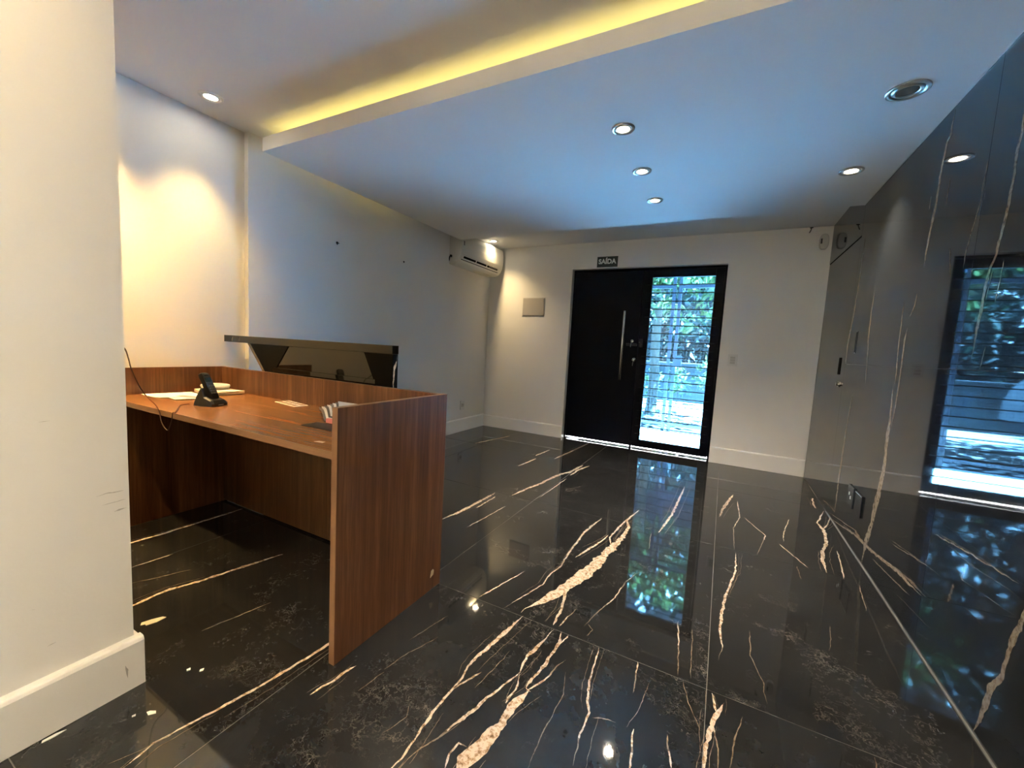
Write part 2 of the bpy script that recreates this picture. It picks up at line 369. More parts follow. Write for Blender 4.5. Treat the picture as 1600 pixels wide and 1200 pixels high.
# ---------------------------------------------------------------- vein data
FLOOR_VEINS = [[(-0.6495,1.4728,12.3),(-0.6695,1.3289,20.1),(-0.691,1.1994,13.4),(-0.6975,1.126,8.5),(-0.6846,1.0761,8.2),(-0.6872,1.0009,9.1),(-0.6903,0.9398,11.9),(-0.6838,0.8866,8.2),(-0.6767,0.823,7.8),(-0.6733,0.7734,5.7),(-0.6774,0.742,5.6),(-0.6787,0.6837,3.5)],
[(-0.5079,1.4678,5.5),(-0.5191,1.3895,10.5),(-0.526,1.3268,18.1),(-0.539,1.2928,12.5),(-0.5371,1.2409,8.1),(-0.5303,1.2017,4.6),(-0.5405,1.1636,7.1),(-0.5532,1.1194,8.1),(-0.5705,1.0656,8.9),(-0.5856,0.9948,12.8),(-0.6033,0.9418,10.4),(-0.61,0.9188,6.1),(-0.6258,0.864,4),(-0.6494,0.818,3.9),(-0.6586,0.7821,3.8),(-0.6588,0.753,3.7),(-0.6659,0.7033,2.7)],
[(-0.4672,1.1508,6.6),(-0.4819,1.1051,25.4),(-0.4894,1.0577,36.4),(-0.4904,1.0141,41.1),(-0.4968,0.9676,38),(-0.5022,0.9264,40.7),(-0.5094,0.8842,43.1),(-0.5157,0.8467,45.4),(-0.5224,0.7926,40.2)],
[(-0.4769,1.4655,7.5),(-0.4637,1.4238,12.2),(-0.4661,1.3376,10.7),(-0.4689,1.2723,12.7),(-0.4745,1.2291,10.3),(-0.4858,1.1753,9.9),(-0.4824,1.1533,6.6),(-0.4632,1.1474,7.3)],
[(-0.4456,1.4681,5.3),(-0.4573,1.4,6.3),(-0.4661,1.3376,7.3)],
[(-0.4115,1.3387,2.5),(-0.4297,1.2963,4.7),(-0.4331,1.2447,5.6),(-0.4548,1.1849,6.9),(-0.4769,1.142,6.8)],
[(-0.5278,1.1967,4.4),(-0.51,1.1515,6.4),(-0.5109,1.1072,8.5),(-0.5128,1.0674,12.4)],
[(-0.6269,1.0659,2.3),(-0.6141,1.1604,3.2),(-0.6047,1.2708,2.6)],
[(-0.6832,1.0232,4.8),(-0.6585,1.095,8.1),(-0.6438,1.1325,5.2)],
[(-0.7659,0.803,2.1),(-0.7461,0.8736,2.6),(-0.7659,0.9127,1.6)],
[(-0.3921,1.2858,2.2),(-0.3672,1.1939,3.2),(-0.3682,1.1122,3),(-0.373,1.0482,3.6),(-0.3718,0.9993,2.6),(-0.3667,0.9247,2.5)],
[(-0.5556,0.8098,7.7),(-0.5708,0.85,6.4),(-0.5638,0.8856,5.7),(-0.5345,0.8902,3.6)],
[(-0.9327,0.9693,2.8),(-0.9105,1.0716,2.7),(-0.873,1.1903,2.6)],
[(-0.9374,0.8639,2.3),(-0.9248,0.9614,2.5)],
[(-0.6676,1.4881,12.6),(-0.662,1.5266,21.5),(-0.6207,1.6051,37.6),(-0.5666,1.7355,54.7),(-0.5373,1.8929,62.2),(-0.5038,2.0726,65.7),(-0.476,2.2638,56.4),(-0.455,2.4469,28.6),(-0.4506,2.6308,17.8),(-0.4843,2.713,15),(-0.4498,2.9583,15.9)],
[(-0.4855,2.3022,11.3),(-0.5186,2.4038,9.5),(-0.5041,2.594,13.6),(-0.4859,2.7611,9.7)],
[(-0.5209,1.4863,10.5),(-0.5248,1.5537,13.6),(-0.5267,1.5969,10.9),(-0.5477,1.7013,12.9),(-0.5573,1.7533,11.8)],
[(-0.4979,1.4917,5.6),(-0.4865,1.5586,5.7),(-0.4724,1.6414,3.6)],
[(-0.6383,2.6549,21.4),(-0.6703,2.414,16.4),(-0.6706,2.2523,12.4),(-0.6685,2.1008,11.3),(-0.6552,1.9355,9.2),(-0.6735,1.8314,7.3),(-0.6716,1.7224,7.3),(-0.71,1.5865,5.9),(-0.7443,1.4695,5)],
[(-0.6204,2.0585,9),(-0.5855,2.1906,14.2),(-0.5527,2.3128,9.4),(-0.534,2.4337,6.9)],
[(-0.8726,1.4828,7.8),(-0.8385,1.6148,6.6),(-0.7917,1.7888,5.3)],
[(-0.4103,1.5464,4.3),(-0.3879,1.6644,4.7),(-0.3489,1.7999,6),(-0.3326,1.9662,5.1),(-0.3008,2.0739,3.6)],
[(-0.3969,1.5729,3.8),(-0.3731,1.5475,3.5),(-0.3822,1.4991,2.6)],
[(-0.3233,1.4632,6.9),(-0.3059,1.2751,7.2),(-0.2901,1.2094,10.1),(-0.2748,1.1732,8.5),(-0.2741,1.0885,5.6),(-0.2658,0.9917,3.9)],
[(-0.182,1.4687,6.5),(-0.1732,1.3867,4.9),(-0.1687,1.3194,2.7)],
[(-0.1411,1.1885,7.2),(-0.1337,1.1229,5.1),(-0.1286,1.0549,8)],
[(-0.0491,1.2221,5.3),(-0.0437,1.1761,5.4),(-0.0276,1.1239,8.9)],
[(-0.0275,1.4656,2.3),(-0.0021,1.3715,2.9),(0.0361,1.2868,2.1)],
[(-0.2603,1.159,3.5),(-0.2163,1.1802,5),(-0.1927,1.1795,2.4)],
[(-0.1588,1.1828,1.7),(-0.1354,1.3053,2.2),(-0.1276,1.3954,1.6)],
[(0.1648,3.7782,15.4),(0.1214,3.56,21.4),(0.0864,3.3516,19.4),(0.0671,3.1725,10)],
[(0.1594,2.6345,8.1),(0.1516,2.4044,8.7),(0.132,2.2795,9.9),(0.1031,2.1051,12.8),(0.0859,1.9132,13.1),(0.0845,1.7975,8.1),(0.0941,1.7366,5.7),(0.0818,1.641,4)],
[(0.7728,3.7925,9.4),(0.6827,3.4844,10.9),(0.6956,3.3485,21.2),(0.6698,3.1063,20.4),(0.6219,2.9602,19.3),(0.6001,2.7991,20.4),(0.5915,2.6691,12.6)],
[(0.7911,3.6779,5.8),(0.7416,3.4876,9.3),(0.6962,3.3721,11.5)],
[(0.7508,4.1146,9.2),(0.7308,3.9318,14.2),(0.7297,3.8217,8.3)],
[(0.5115,3.4429,6),(0.4348,3.0816,6),(0.4302,2.975,4.3)],
[(0.7051,3.0248,6.8),(0.6844,2.8302,6.9),(0.6599,2.6415,7.5)],
[(0.1892,3.625,7.5),(0.1968,3.263,7),(0.1526,3.0225,5.1),(0.1504,2.6822,4)],
[(0.2213,3.2801,9),(0.3341,3.0132,6.1),(0.2679,2.6804,3.1)],
[(0.3982,2.9238,8),(0.5072,2.6746,7.7)],
[(0.1931,1.8959,3.8),(0.1896,1.7293,4.3),(0.2204,1.6032,3.4),(0.2244,1.5076,2)],
[(0.7146,2.6154,4.6),(0.6815,2.3494,3.1)],
[(0.103,1.4402,3.3),(0.092,1.4062,11.4),(0.0814,1.3761,16.1),(0.0663,1.329,22.2),(0.0589,1.2816,14.4),(0.053,1.212,10.2),(0.0526,1.1422,7.6)],
[(0.0629,1.4591,6.4),(0.0695,1.4229,8.3),(0.0758,1.3858,10)],
[(0.0716,1.3297,5.8),(0.0849,1.2521,4.5),(0.0843,1.1819,4)],
[(0.1514,1.4101,2.5),(0.1211,1.2801,4.5),(0.117,1.2011,3.9)],
[(0.4855,1.4608,3),(0.4765,1.4083,2.9)],
[(-0.2066,3.7504,12.4),(-0.217,3.4148,17.1),(-0.2311,3.0167,19.9),(-0.2507,2.8267,17.1),(-0.2718,2.6542,16.3)],
[(-0.3126,2.6157,5.3),(-0.2881,2.3893,4.1)],
[(-0.0731,1.7942,7.6),(-0.0616,1.6729,5.6),(-0.0452,1.4774,4.2)],
[(-0.0169,1.774,3.8),(-0.0045,1.4891,2.8)],
[(0.4552,2.656,4.1),(0.4555,2.5091,3.2)],
[(0.5049,2.1228,2.3),(0.4891,2.0141,2.5),(0.4676,1.9311,1.5)],
[(-1.5045,2.0339,22.9),(-1.4785,2.1798,24.3),(-1.4693,2.3609,28.7),(-1.461,2.6445,16.3)],
[(-1.3327,2.6639,25.8),(-1.2987,2.8856,24.5),(-1.2554,3.0686,26.8),(-1.2524,3.1718,30),(-1.2152,3.396,34),(-1.1728,3.4984,28.3),(-1.1368,3.8048,31.5)],
[(-1.4216,2.3117,11.2),(-1.4213,2.5756,12.1)],
[(-2.429,3.854,42.8),(-2.3072,4.4806,37.9)],
[(-1.4534,3.8379,27),(-1.4191,4.1862,20.5),(-1.3737,4.7976,19.7)],
[(-1.6371,3.3857,16.7),(-1.6065,3.715,20.4)],
[(-1.6573,3.8272,26.5),(-1.6316,4.1507,19.7)],
[(-1.1308,3.4151,13.1),(-1.1253,3.6323,22.1),(-1.078,3.8241,22.1)],
[(-1.1391,2.7641,6.8),(-1.128,3.3077,7.9)],
[(-1.3068,2.0311,6.3),(-1.2711,2.4599,7.2)],
[(-1.253,0.3598,4.5),(-1.2578,0.4009,5.1),(-1.2703,0.4672,7.6),(-1.2536,0.5491,8.1),(-1.2393,0.6031,11.7),(-1.2128,0.7288,10.8),(-1.2032,0.8044,11.9),(-1.185,0.9578,15.1),(-1.1649,1.0666,11)],
[(-2.0344,0.6217,15.6),(-2.0195,0.6821,15.9),(-2.0239,0.8067,17.3),(-1.9768,0.9403,15.9),(-1.9548,1.0628,19.3),(-1.9076,1.2446,13.8)],
[(-2.6506,0.8191,16.9),(-2.6354,0.8931,19),(-2.6215,1.051,17.9),(-2.626,1.4454,16.4)],
[(-2.356,0.8002,7.7),(-2.3405,0.9571,7.5)],
[(-1.6357,0.7524,3.9),(-1.587,0.9859,4.3)],
[(-1.2993,0.3838,2.8),(-1.2782,0.4363,2.4),(-1.262,0.4952,2.6)],
[(-1.054,0.7769,6.5),(-1.0476,0.8201,11.2),(-1.0386,0.8491,8.5),(-1.0357,0.8844,13),(-1.0261,0.9319,7.2)],
[(-0.9538,1.1202,2.9),(-0.9152,1.308,3.5)],
[(-2.2015,0.7481,5),(-2.1155,0.9379,5.3)]]
WALL_VEINS = [[(1.9963,2.0228,10.7),(1.9925,1.9716,12.4),(1.9858,1.897,15.1),(1.995,1.8451,21.1),(1.9899,1.7256,17.5),(1.9954,1.6701,20.2),(2.0145,1.571,23.2),(2.0202,1.5256,16.9),(2.0456,1.4811,19.1),(2.0558,1.4346,24.1),(2.0589,1.3616,22.3),(2.0679,1.279,21.7),(2.0689,1.2105,15.7),(2.0767,1.1644,8.8)],
[(2.5236,2.252,23.8),(2.5331,2.1557,24),(2.5589,2.127,18.7),(2.579,2.0395,22.1),(2.5817,1.8557,22.1),(2.5967,1.8034,24.5),(2.6168,1.6638,23),(2.6165,1.6021,12)],
[(2.6538,1.4828,12.6),(2.657,1.4285,12.5),(2.7045,1.3684,7.4)],
[(2.7115,1.3217,16.7),(2.7232,1.2652,25.3),(2.7208,1.1691,16.8),(2.7148,1.0401,16.8),(2.7255,0.9083,13.5),(2.7401,0.8067,18.7)],
[(2.7923,1.0357,26.8),(2.7749,0.896,35.7),(2.7688,0.7615,41.2),(2.7577,0.5655,43.9),(2.7887,0.4453,63.8),(2.8222,0.2733,54.1),(2.8738,0.1315,52.5),(2.8917,0.0107,28.4)],
[(2.8049,1.4651,10.6),(2.798,1.2617,14.1),(2.7659,1.0372,17.4)],
[(3.7013,2.0075,33.2),(3.7022,1.7758,37.3),(3.7382,1.5128,38.3),(3.7942,1.277,43.1),(3.7912,1.1266,36)],
[(3.3255,1.6005,14.6),(3.3325,1.411,22.6),(3.3239,1.2419,17.3)],
[(3.5069,0.9214,23.9),(3.5483,0.6718,34.1),(3.564,0.3579,35.2),(3.5628,0.0735,26)],
[(3.6043,0.0065,7.3),(3.0778,0.106,13.6),(2.8711,0.1252,19.7),(2.6398,0.1556,14.8),(2.3613,0.1987,14.1),(2.2902,0.1993,14.4),(2.1658,0.212,6.5)],
[(3.3175,0.0761,5.2),(3.0647,0.1073,6.9),(2.9857,0.1077,5.5)],
[(2.1417,0.4821,5.4),(1.8728,0.5159,5.1),(1.7109,0.5287,4.2),(1.6386,0.536,2.8)],
[(1.5816,0.5238,19.9),(1.5987,0.468,24.6),(1.6194,0.3892,26.1),(1.628,0.3352,18.1),(1.6424,0.2562,20.8),(1.678,0.1785,32.4),(1.6941,0.0925,27.8),(1.7201,0.0102,11.2)],
[(2.1784,1.7625,8.3),(2.2352,1.5903,8.6),(2.2372,1.5178,5.2)],
[(1.9682,1.4934,4.6),(1.9812,1.3589,5.5)],
[(1.996,1.2108,6.4),(2.0086,1.1312,4)],
[(2.3799,1.6315,6),(2.3539,1.566,10.1),(2.3306,1.4919,5.1)],
[(2.4733,1.9468,7.9),(2.4774,1.8335,7.9)],
[(2.1753,1.8975,5.3),(2.1845,1.7392,5.9)],
[(2.6522,1.9304,9.2),(2.652,1.8692,12.2)],
[(3.3325,1.411,10.3),(3.2611,1.0094,10.2)],
[(2.5116,0.2843,2.7),(2.1517,0.3432,2.8)],
[(2.0254,1.4773,4.2),(2.0416,1.3706,3.4)]]
SCUFFS = [[(0.4591,0.6262,1.9),(0.4978,0.6278,4),(0.5194,0.6272,2.8)],
[(0.4963,0.5696,2.9),(0.5078,0.5715,4.9),(0.5255,0.5716,2)],
[(0.4719,0.5992,1.6),(0.5231,0.5983,1.6)],
[(0.3514,0.2388,2.4),(0.3671,0.2433,4.5)],
[(0.3279,0.3577,2.6),(0.3335,0.3563,2.6)],
[(0.3565,0.8568,1.2),(0.3768,0.8574,1.2)]]


def ribbon(bm, pts, z_of, jitter=0.34, step=0.006, seed=0, grow=0.85, thin=None):
    """natural ragged band through (a, b, width_mm) points in a plane; z_of maps (a,b) to 3-D.
    Faces of slender bands get material slot 1 if thin (mm) is given."""
    P = [Vector((p[0], p[1], p[2] * 0.001 * grow)) for p in pts]
    P3 = [(p.x, p.y, p.z) for p in P]
    sp = []
    for i in range(len(P) - 1):
        n = max(2, min(60, int((P[i + 1].xy - P[i].xy).length / step)))
        for k in range(n):
            sp.append(P[i].lerp(P[i + 1], k / n))
    sp.append(P[-1])
    rows = []
    N = len(sp)
    arc = 0.0
    for i, p in enumerate(sp):
        a = sp[max(i - 2, 0)].xy; b = sp[min(i + 2, N - 1)].xy
        if i: arc += (p.xy - sp[i - 1].xy).length
        t = (b - a)
        if t.length < 1e-7: t = Vector((1, 0))
        t.normalize()
        n = Vector((-t.y, t.x))
        w = max(p.z, 0.0007) * 0.5
        f1 = 1.0 / max(w * 5.0, 0.02)
        off = noise.noise(Vector((arc * 22, seed * 3.7, 1.0))) * 0.004 + noise.noise(Vector((arc * 60, seed * 3.7, 4.0))) * 0.0016
        r1 = noise.noise(Vector((arc * f1, seed + 0.5, 5.0))) + 0.6 * noise.noise(Vector((arc * f1 * 3.1, seed + 0.5, 7.0))) + 0.4 * noise.noise(Vector((arc * f1 * 8.3, seed + 0.5, 8.0)))
        r2 = noise.noise(Vector((arc * f1, seed + 0.5, 9.0))) + 0.6 * noise.noise(Vector((arc * f1 * 3.1, seed + 0.5, 11.0))) + 0.4 * noise.noise(Vector((arc * f1 * 8.3, seed + 0.5, 12.0)))
        e = min(1.0, 0.12 + min(i, N - 1 - i) / max(3.0, 0.14 * N))
        wl = max(w * e * (1 + jitter * 1.7 * r1), 0.00025)
        wr = max(w * e * (1 + jitter * 1.7 * r2), 0.00025)
        c = p.xy + n * off
        L_ = c + n * wl; R_ = c - n * wr
        rows.append((bm.verts.new(z_of(L_.x, L_.y)), bm.verts.new(z_of(R_.x, R_.y)), 2 * w))
    for A, B in zip(rows, rows[1:]):
        f = bm.faces.new((A[0], A[1], B[1], B[0]))
        if thin is not None and A[2] * 1000 < thin: f.material_index = 1

# =================================================================== FLOOR
floor = boxo('floor', XL3 - 0.15, XR + 0.02, YREAR - 0.1, YB + 0.16, -0.10, -0.0012, GROUT)
tag(floor, kind='structure')
TX = [-3.0, -2.353, -1.153, 0.047, XR]
TY = [YREAR, -3.331, -2.131, -0.931, 0.269, 1.469, 2.670, 3.870, YB + 0.12]
G = 0.0013
tiles = {}
for i in range(len(TX) - 1):
    for j in range(len(TY) - 1):
        bm = bmesh.new()
        x0, x1, y0, y1 = TX[i] + G, TX[i + 1] - G, TY[j] + G, TY[j + 1] - G
        c = 0.0005
        top = [bm.verts.new((x, y, 0)) for x, y in ((x0 + c, y0 + c), (x1 - c, y0 + c), (x1 - c, y1 - c), (x0 + c, y1 - c))]
        mid = [bm.verts.new((x, y, -c)) for x, y in ((x0, y0), (x1, y0), (x1, y1), (x0, y1))]
        bot = [bm.verts.new((x, y, -0.0025)) for x, y in ((x0, y0), (x1, y0), (x1, y1), (x0, y1))]
        bm.faces.new(top)
        for k in range(4):
            bm.faces.new((mid[k], mid[(k + 1) % 4], top[(k + 1) % 4], top[k]))
            bm.faces.new((bot[k], bot[(k + 1) % 4], mid[(k + 1) % 4], mid[k]))
        t = mesh_obj('tile', bm, FLOOR_M[(i * 2 + j * 3) % 4], floor)
        tiles[(i, j)] = t
vb = {}
for s, pts in enumerate(FLOOR_VEINS):
    mx = sum(p[0] for p in pts) / len(pts); my = sum(p[1] for p in pts) / len(pts)
    i = max(0, sum(1 for t in TX[1:-1] if mx > t)); j = max(0, sum(1 for t in TY[1:-1] if my > t))
    bm = vb.setdefault((i, j), bmesh.new())
    h = 0.0004 + 0.00003 * (s % 9)
    ribbon(bm, pts, lambda a, b, h=h: (a, b, h), seed=s, thin=4.6)
    wide = max(p[2] for p in pts)
    if wide > 9:      # hair cracks running beside the broad bands
        for q in range(3):
            rq = random.Random(s * 10 + q)
            o1, o2 = rq.uniform(-0.045, 0.045), rq.uniform(-0.045, 0.045)
            k0 = rq.randrange(0, max(1, len(pts) - 2))
            ribbon(bm, [(p[0] + o1 + (o2 - o1) * m / len(pts), p[1], 1.6) for m, p in enumerate(pts[k0:k0 + 4])], lambda a, b, h=h: (a, b, h), seed=s + 40 * q, thin=4.6)
for (i, j), bm in vb.items():
    o = mesh_obj('vein', bm, VEIN, tiles[(i, j)])
    o.data.materials.append(VEINT)
    o['label'] = 'cream and gold veins in the dark tile'

# =================================================================== CEILING
bm = bmesh.new()
box(bm, XL3 - 0.15, XR + 0.02, YREAR - 0.1, YB + 0.16, ZC, ZC + 0.10)
ceiling = tag(mesh_obj('ceiling', bm, CEIL), kind='structure')

# dropped panel: a tray with a lip all round, LED strips lie inside the lip
bm = bmesh.new()
ZT = 2.348
prof = [(PX0, PY0), (XR - 0.006, PY0), (XR - 0.006, PY1), (PX0, PY1)]
box(bm, PX0 + 0.018, XR - 0.006, PY0 + 0.018, PY1 - 0.018, ZP, ZP + 0.022)
drop = tag(mesh_obj('ceiling_panel', bm, CEIL), kind='structure')
boxo('front_lip', PX0, XR - 0.006, PY0, PY0 + 0.018, ZP + 0.0, ZT, CEIL, drop)
boxo('side_lip', PX0, PX0 + 0.018, PY0 + 0.018, PY1 - 0.018, ZP + 0.0, ZT, CEIL, drop)
boxo('rear_lip', PX0, XR - 0.006, PY1 - 0.018, PY1, ZP + 0.0, ZT, CEIL, drop)
tag(boxo('led_strip', PX0 + 0.10, XR - 0.05, PY0 + 0.060, PY0 + 0.075, ZP + 0.045, ZP + 0.049, STRIP, drop), 'glowing yellow strip light')
tag(boxo('led_strip', PX0 + 0.070, PX0 + 0.085, PY0 + 0.12, PY1 - 0.9, ZP + 0.045, ZP + 0.049, STRIP, drop), 'glowing yellow strip light')
# hangers carrying the tray
for hx in (-2.0, -0.9, 0.2):
    for hy in (2.0, 2.7, 3.4):
        bm = bmesh.new(); tube(bm, [(hx, hy, ZP + 0.02), (hx, hy, ZC)], 0.003, 6)
        mesh_obj('hanger_rod', bm, SATIN, drop)

# ===================================================================== WALLS
def wall(name, x0, x1, y0, y1, z0=0.0, z1=ZC, mat=PAINT):
    return tag(boxo(name, x0, x1, y0, y1, z0, z1, mat), kind='structure')
wall('wall_left', XL1 - 0.15, XL1, YREAR, 1.616)
wall('wall_left_2', XL2 - 0.19, XL2, 1.616, 3.80)
wall('wall_left_3', XL3 - 0.12, XL3, 3.80, YB + 0.15)
wall('wall_pillar', XP - 0.16, XP, YREAR, YP)
wall('wall_rear', XL3 - 0.15, XR + 0.15, YREAR - 0.12, YREAR)
# entrance wall, with the door opening cut out of it
DX0, DX1, DZ = -1.748, -0.058, 2.100
bm = bmesh.new()
box(bm, XL3 - 0.12, DX0, YB, YB + 0.16, 0, ZC)
box(bm, DX1, XR + 0.14, YB, YB + 0.16, 0, ZC)
box(bm, DX0, DX1, YB, YB + 0.16, DZ, ZC)
wall_back = tag(mesh_obj('wall_back', bm, PAINT), kind='structure')

# marble-clad wall on the right with separate slabs
OY0, OY1, OZ = -3.25, -1.45, 2.25      # unseen courtyard window behind the viewer, added for ambient fill daylight
bm = bmesh.new()
box(bm, XR + 0.012, XR + 0.15, YREAR, OY0, 0, ZC)
box(bm, XR + 0.012, XR + 0.15, OY1, YB, 0, ZC)
box(bm, XR + 0.012, XR + 0.15, OY0, OY1, OZ, ZC)
wall_right = tag(mesh_obj('wall_right', bm, GROUT), kind='structure')
win = empty('fill_window_1', (XR + 0.08, (OY0 + OY1) / 2, 0), kind='structure')
for k in range(4):
    yy = OY0 + (OY1 - OY0 - 0.05) * k / 3
    boxo('fill_window_frame', XR + 0.055, XR + 0.105, yy, yy + 0.05, 0.0, OZ, TRIMW, win, bevel=0.002)
boxo('fill_window_frame', XR + 0.055, XR + 0.105, OY0 + 0.05, OY1 - 0.05, OZ - 0.05, OZ - 0.0005, TRIMW, win, bevel=0.002)
boxo('fill_window_frame', XR + 0.055, XR + 0.105, OY0 + 0.05, OY1 - 0.05, 0.0, 0.05, TRIMW, win, bevel=0.002)
for k in range(3):
    yy = OY0 + (OY1 - OY0 - 0.05) * k / 3
    boxo('pane', XR + 0.078, XR + 0.083, yy + 0.05, yy + (OY1 - OY0 - 0.05) / 3, 0.05, OZ - 0.05, CLEAR, win)
DY0, DY1, DTOP = 3.800, 4.806, 2.045
WY = [OY1, -0.23, 0.970, 2.170, DY0]
WZ = [0.0, 1.126, ZC]
slabs = []
for a in range(len(WY) - 1):
    for b in range(2):
        slabs.append(((WY[a], WY[a + 1], WZ[b], WZ[b + 1]),
            boxo('slab', XR, XR + 0.012, WY[a] + 0.0006, WY[a + 1] - 0.0006, WZ[b] + (0.002 if b == 0 else 0.0006), WZ[b + 1] - 0.0006, WALL_M, wall_right, bevel=0.0008)))
boxo('slab', XR, XR + 0.012, DY0 + 0.0006, YB - 0.001, DTOP + 0.006, ZC, WALL_M, wall_right, bevel=0.0008)
vb = {}
for s, pts in enumerate(WALL_VEINS):
    my = sum(p[0] for p in pts) / len(pts); mz = sum(p[1] for p in pts) / len(pts)
    k = next((q for q, (r, o) in enumerate(slabs) if r[0] <= my <= r[1] and r[2] <= mz <= r[3]), 0)
    bm = vb.setdefault(k, bmesh.new())
    d = 0.0004 + 0.00003 * (s % 9)
    ribbon(bm, pts, lambda a, b, d=d: (XR - d, a, b), seed=100 + s)
for k, bm in vb.items():
    mesh_obj('vein', bm, VEINW, slabs[k][1])['label'] = 'tan veins in the dark slab'
# thin pale bead along floor and ceiling edge of the marble
tag(boxo('trim_1', XR - 0.005, XR, OY1, DY0, 0.0, 0.006, simple('joint', (0.16, 0.155, 0.15), 0.5)), kind='structure')
tag(boxo('trim_2', XR - 0.008, XR - 0.001, PY0, PY1, ZP - 0.001, ZP + 0.004, TRIMW), kind='structure')

# hidden door in the marble wall
door2 = empty('door_2', (XR, 4.3, 0), kind='structure')
boxo('leaf', XR + 0.001, XR + 0.040, DY0 + 0.004, DY1 - 0.008, 0.006, DTOP - 0.004, DOOR_LAM, door2, bevel=0.001)
boxo('groove', XR + 0.004, XR + 0.011, DY0, YB, DTOP - 0.006, DTOP + 0.008, DARKHOLE, door2)
boxo('groove', XR + 0.004, XR + 0.011, DY1 - 0.010, YB - 0.0005, 0.0, DTOP + 0.008, DARKHOLE, door2)
bm = bmesh.new(); box(bm, XR - 0.0025, XR + 0.002, 3.925, 3.985, 1.045, 1.175)
tag(mesh_obj('pull_cup', bm, DARKHOLE, door2, bevel=0.001), 'black recessed finger pull')
hl = bmesh.new(); lathe(hl, [(0.0, 0.0), (0.022, 0.0), (0.022, 0.005), (0.013, 0.012), (0.013, 0.02), (0.0, 0.02)], 20,
    center=(XR + 0.001, 3.905, 0.972), mat=Matrix.Rotation(-math.pi / 2, 3, 'Y'))
tag(mesh_obj('lock_cylinder', hl, CHROME, door2, smooth=True, autosmooth=0.6), 'chrome lock cylinder')

slot = empty('finger_pull', (XR, 3.584, 1.28), 'narrow black recessed pull slot on the grey marble wall', 'handle')
boxo('slot_frame', XR - 0.002, XR + 0.001, 3.570, 3.600, 1.205, 1.355, simple('slot_metal', (0.012, 0.016, 0.022), 0.3, metal=0.6), slot, bevel=0.0008)
boxo('slot_hollow', XR - 0.0028, XR - 0.0015, 3.575, 3.595, 1.210, 1.350, DARKHOLE, slot)

# ---------------------------------------------------------------- baseboards
def bead(name, pts, axis, a, b):
    bm = bmesh.new(); prism(bm, pts, axis, a, b)
    return tag(mesh_obj(name, bm, TRIMW, bevel=0.002), kind='structure')
HB = 0.150
def bb_prof(f, d, h=HB, t=0.016):   # cross-section against a face at f, growing towards d
    return [(f, 0.0), (f + d * t, 0.0), (f + d * t, h - 0.012), (f + d * (t - 0.004), h - 0.003), (f + d * (t - 0.010), h), (f, h)]
bead('baseboard_back', bb_prof(YB, -1, 0.158), 'x', XL3 + 0.016, DX0)
bead('baseboard_back_2', bb_prof(YB, -1, 0.172), 'x', DX1, XR - 0.001)
bead('baseboard_left', bb_prof(XL3, 1, 0.168), 'y', 3.80, YB)
bead('baseboard_left_2', bb_prof(XL2, 1, 0.168), 'y', 1.616, 3.80)
bead('baseboard_left_3', bb_prof(XL1, 1, 0.168), 'y', -1.0, 0.86)
# pillar board turns round the free end of the wall
bm = bmesh.new()
tpb = 0.030
prism(bm, bb_prof(XP, 1, 0.157, tpb), 'y', YREAR, YP + 0.016)
prism(bm, bb_prof(YP, 1, 0.157, 0.016), 'x', XP - 0.16, XP + 0.002)
tag(mesh_obj('baseboard_pillar', bm, TRIMW, bevel=0.002), kind='structure')
# scuffs on the pillar paint
wp = bpy.data.objects['wall_pillar']
SCUFF = simple('scuff', (0.50, 0.485, 0.46), 0.9)
bm = bmesh.new()
for s, pts in enumerate(SCUFFS):
    ribbon(bm, pts, lambda a, b: (XP + 0.0004, a, b), seed=300 + s, jitter=0.6, step=0.004)
mesh_obj('scuff_mark', bm, SCUFF, wp)['label'] = 'grey scuffs scratched in the white paint'
bm = bmesh.new()
ribbon(bm, [(0.500, 0.088, 3.5), (0.504, 0.070, 6), (0.505, 0.045, 3)], lambda a, b: (XP + tpb + 0.0004, a, b), seed=331, step=0.004)
mesh_obj('scuff_mark', bm, simple('scuff2', (0.40, 0.395, 0.38), 0.9), bpy.data.objects['baseboard_pillar'])

# ============================================================ ENTRANCE DOOR
door = empty('door_1', ((DX0 + DX1) / 2, YB + 0.08, 0), kind='structure')
YD = YB + 0.078          # room-side face of the leaves
SPL = -0.910
GX0, GX1, GZ0, GZ1 = -0.809, -0.165, 0.108, 1.992
ft = 0.022
boxo('frame_jamb', DX0, DX0 + ft, YD - 0.002, YD + 0.07, 0.0, DZ, BLACK, door, bevel=0.002)
boxo('frame_jamb', DX1 - ft, DX1, YD - 0.002, YD + 0.07, 0.0, DZ, BLACK, door, bevel=0.002)
boxo('frame_head', DX0 + ft, DX1 - ft, YD - 0.002, YD + 0.07, DZ - ft, DZ, BLACK, door, bevel=0.002)
leaf = boxo('solid_leaf', DX0 + ft + 0.002, SPL - 0.003, YD, YD + 0.04, 0.022, DZ - ft - 0.004, BLACK, door, bevel=0.003)
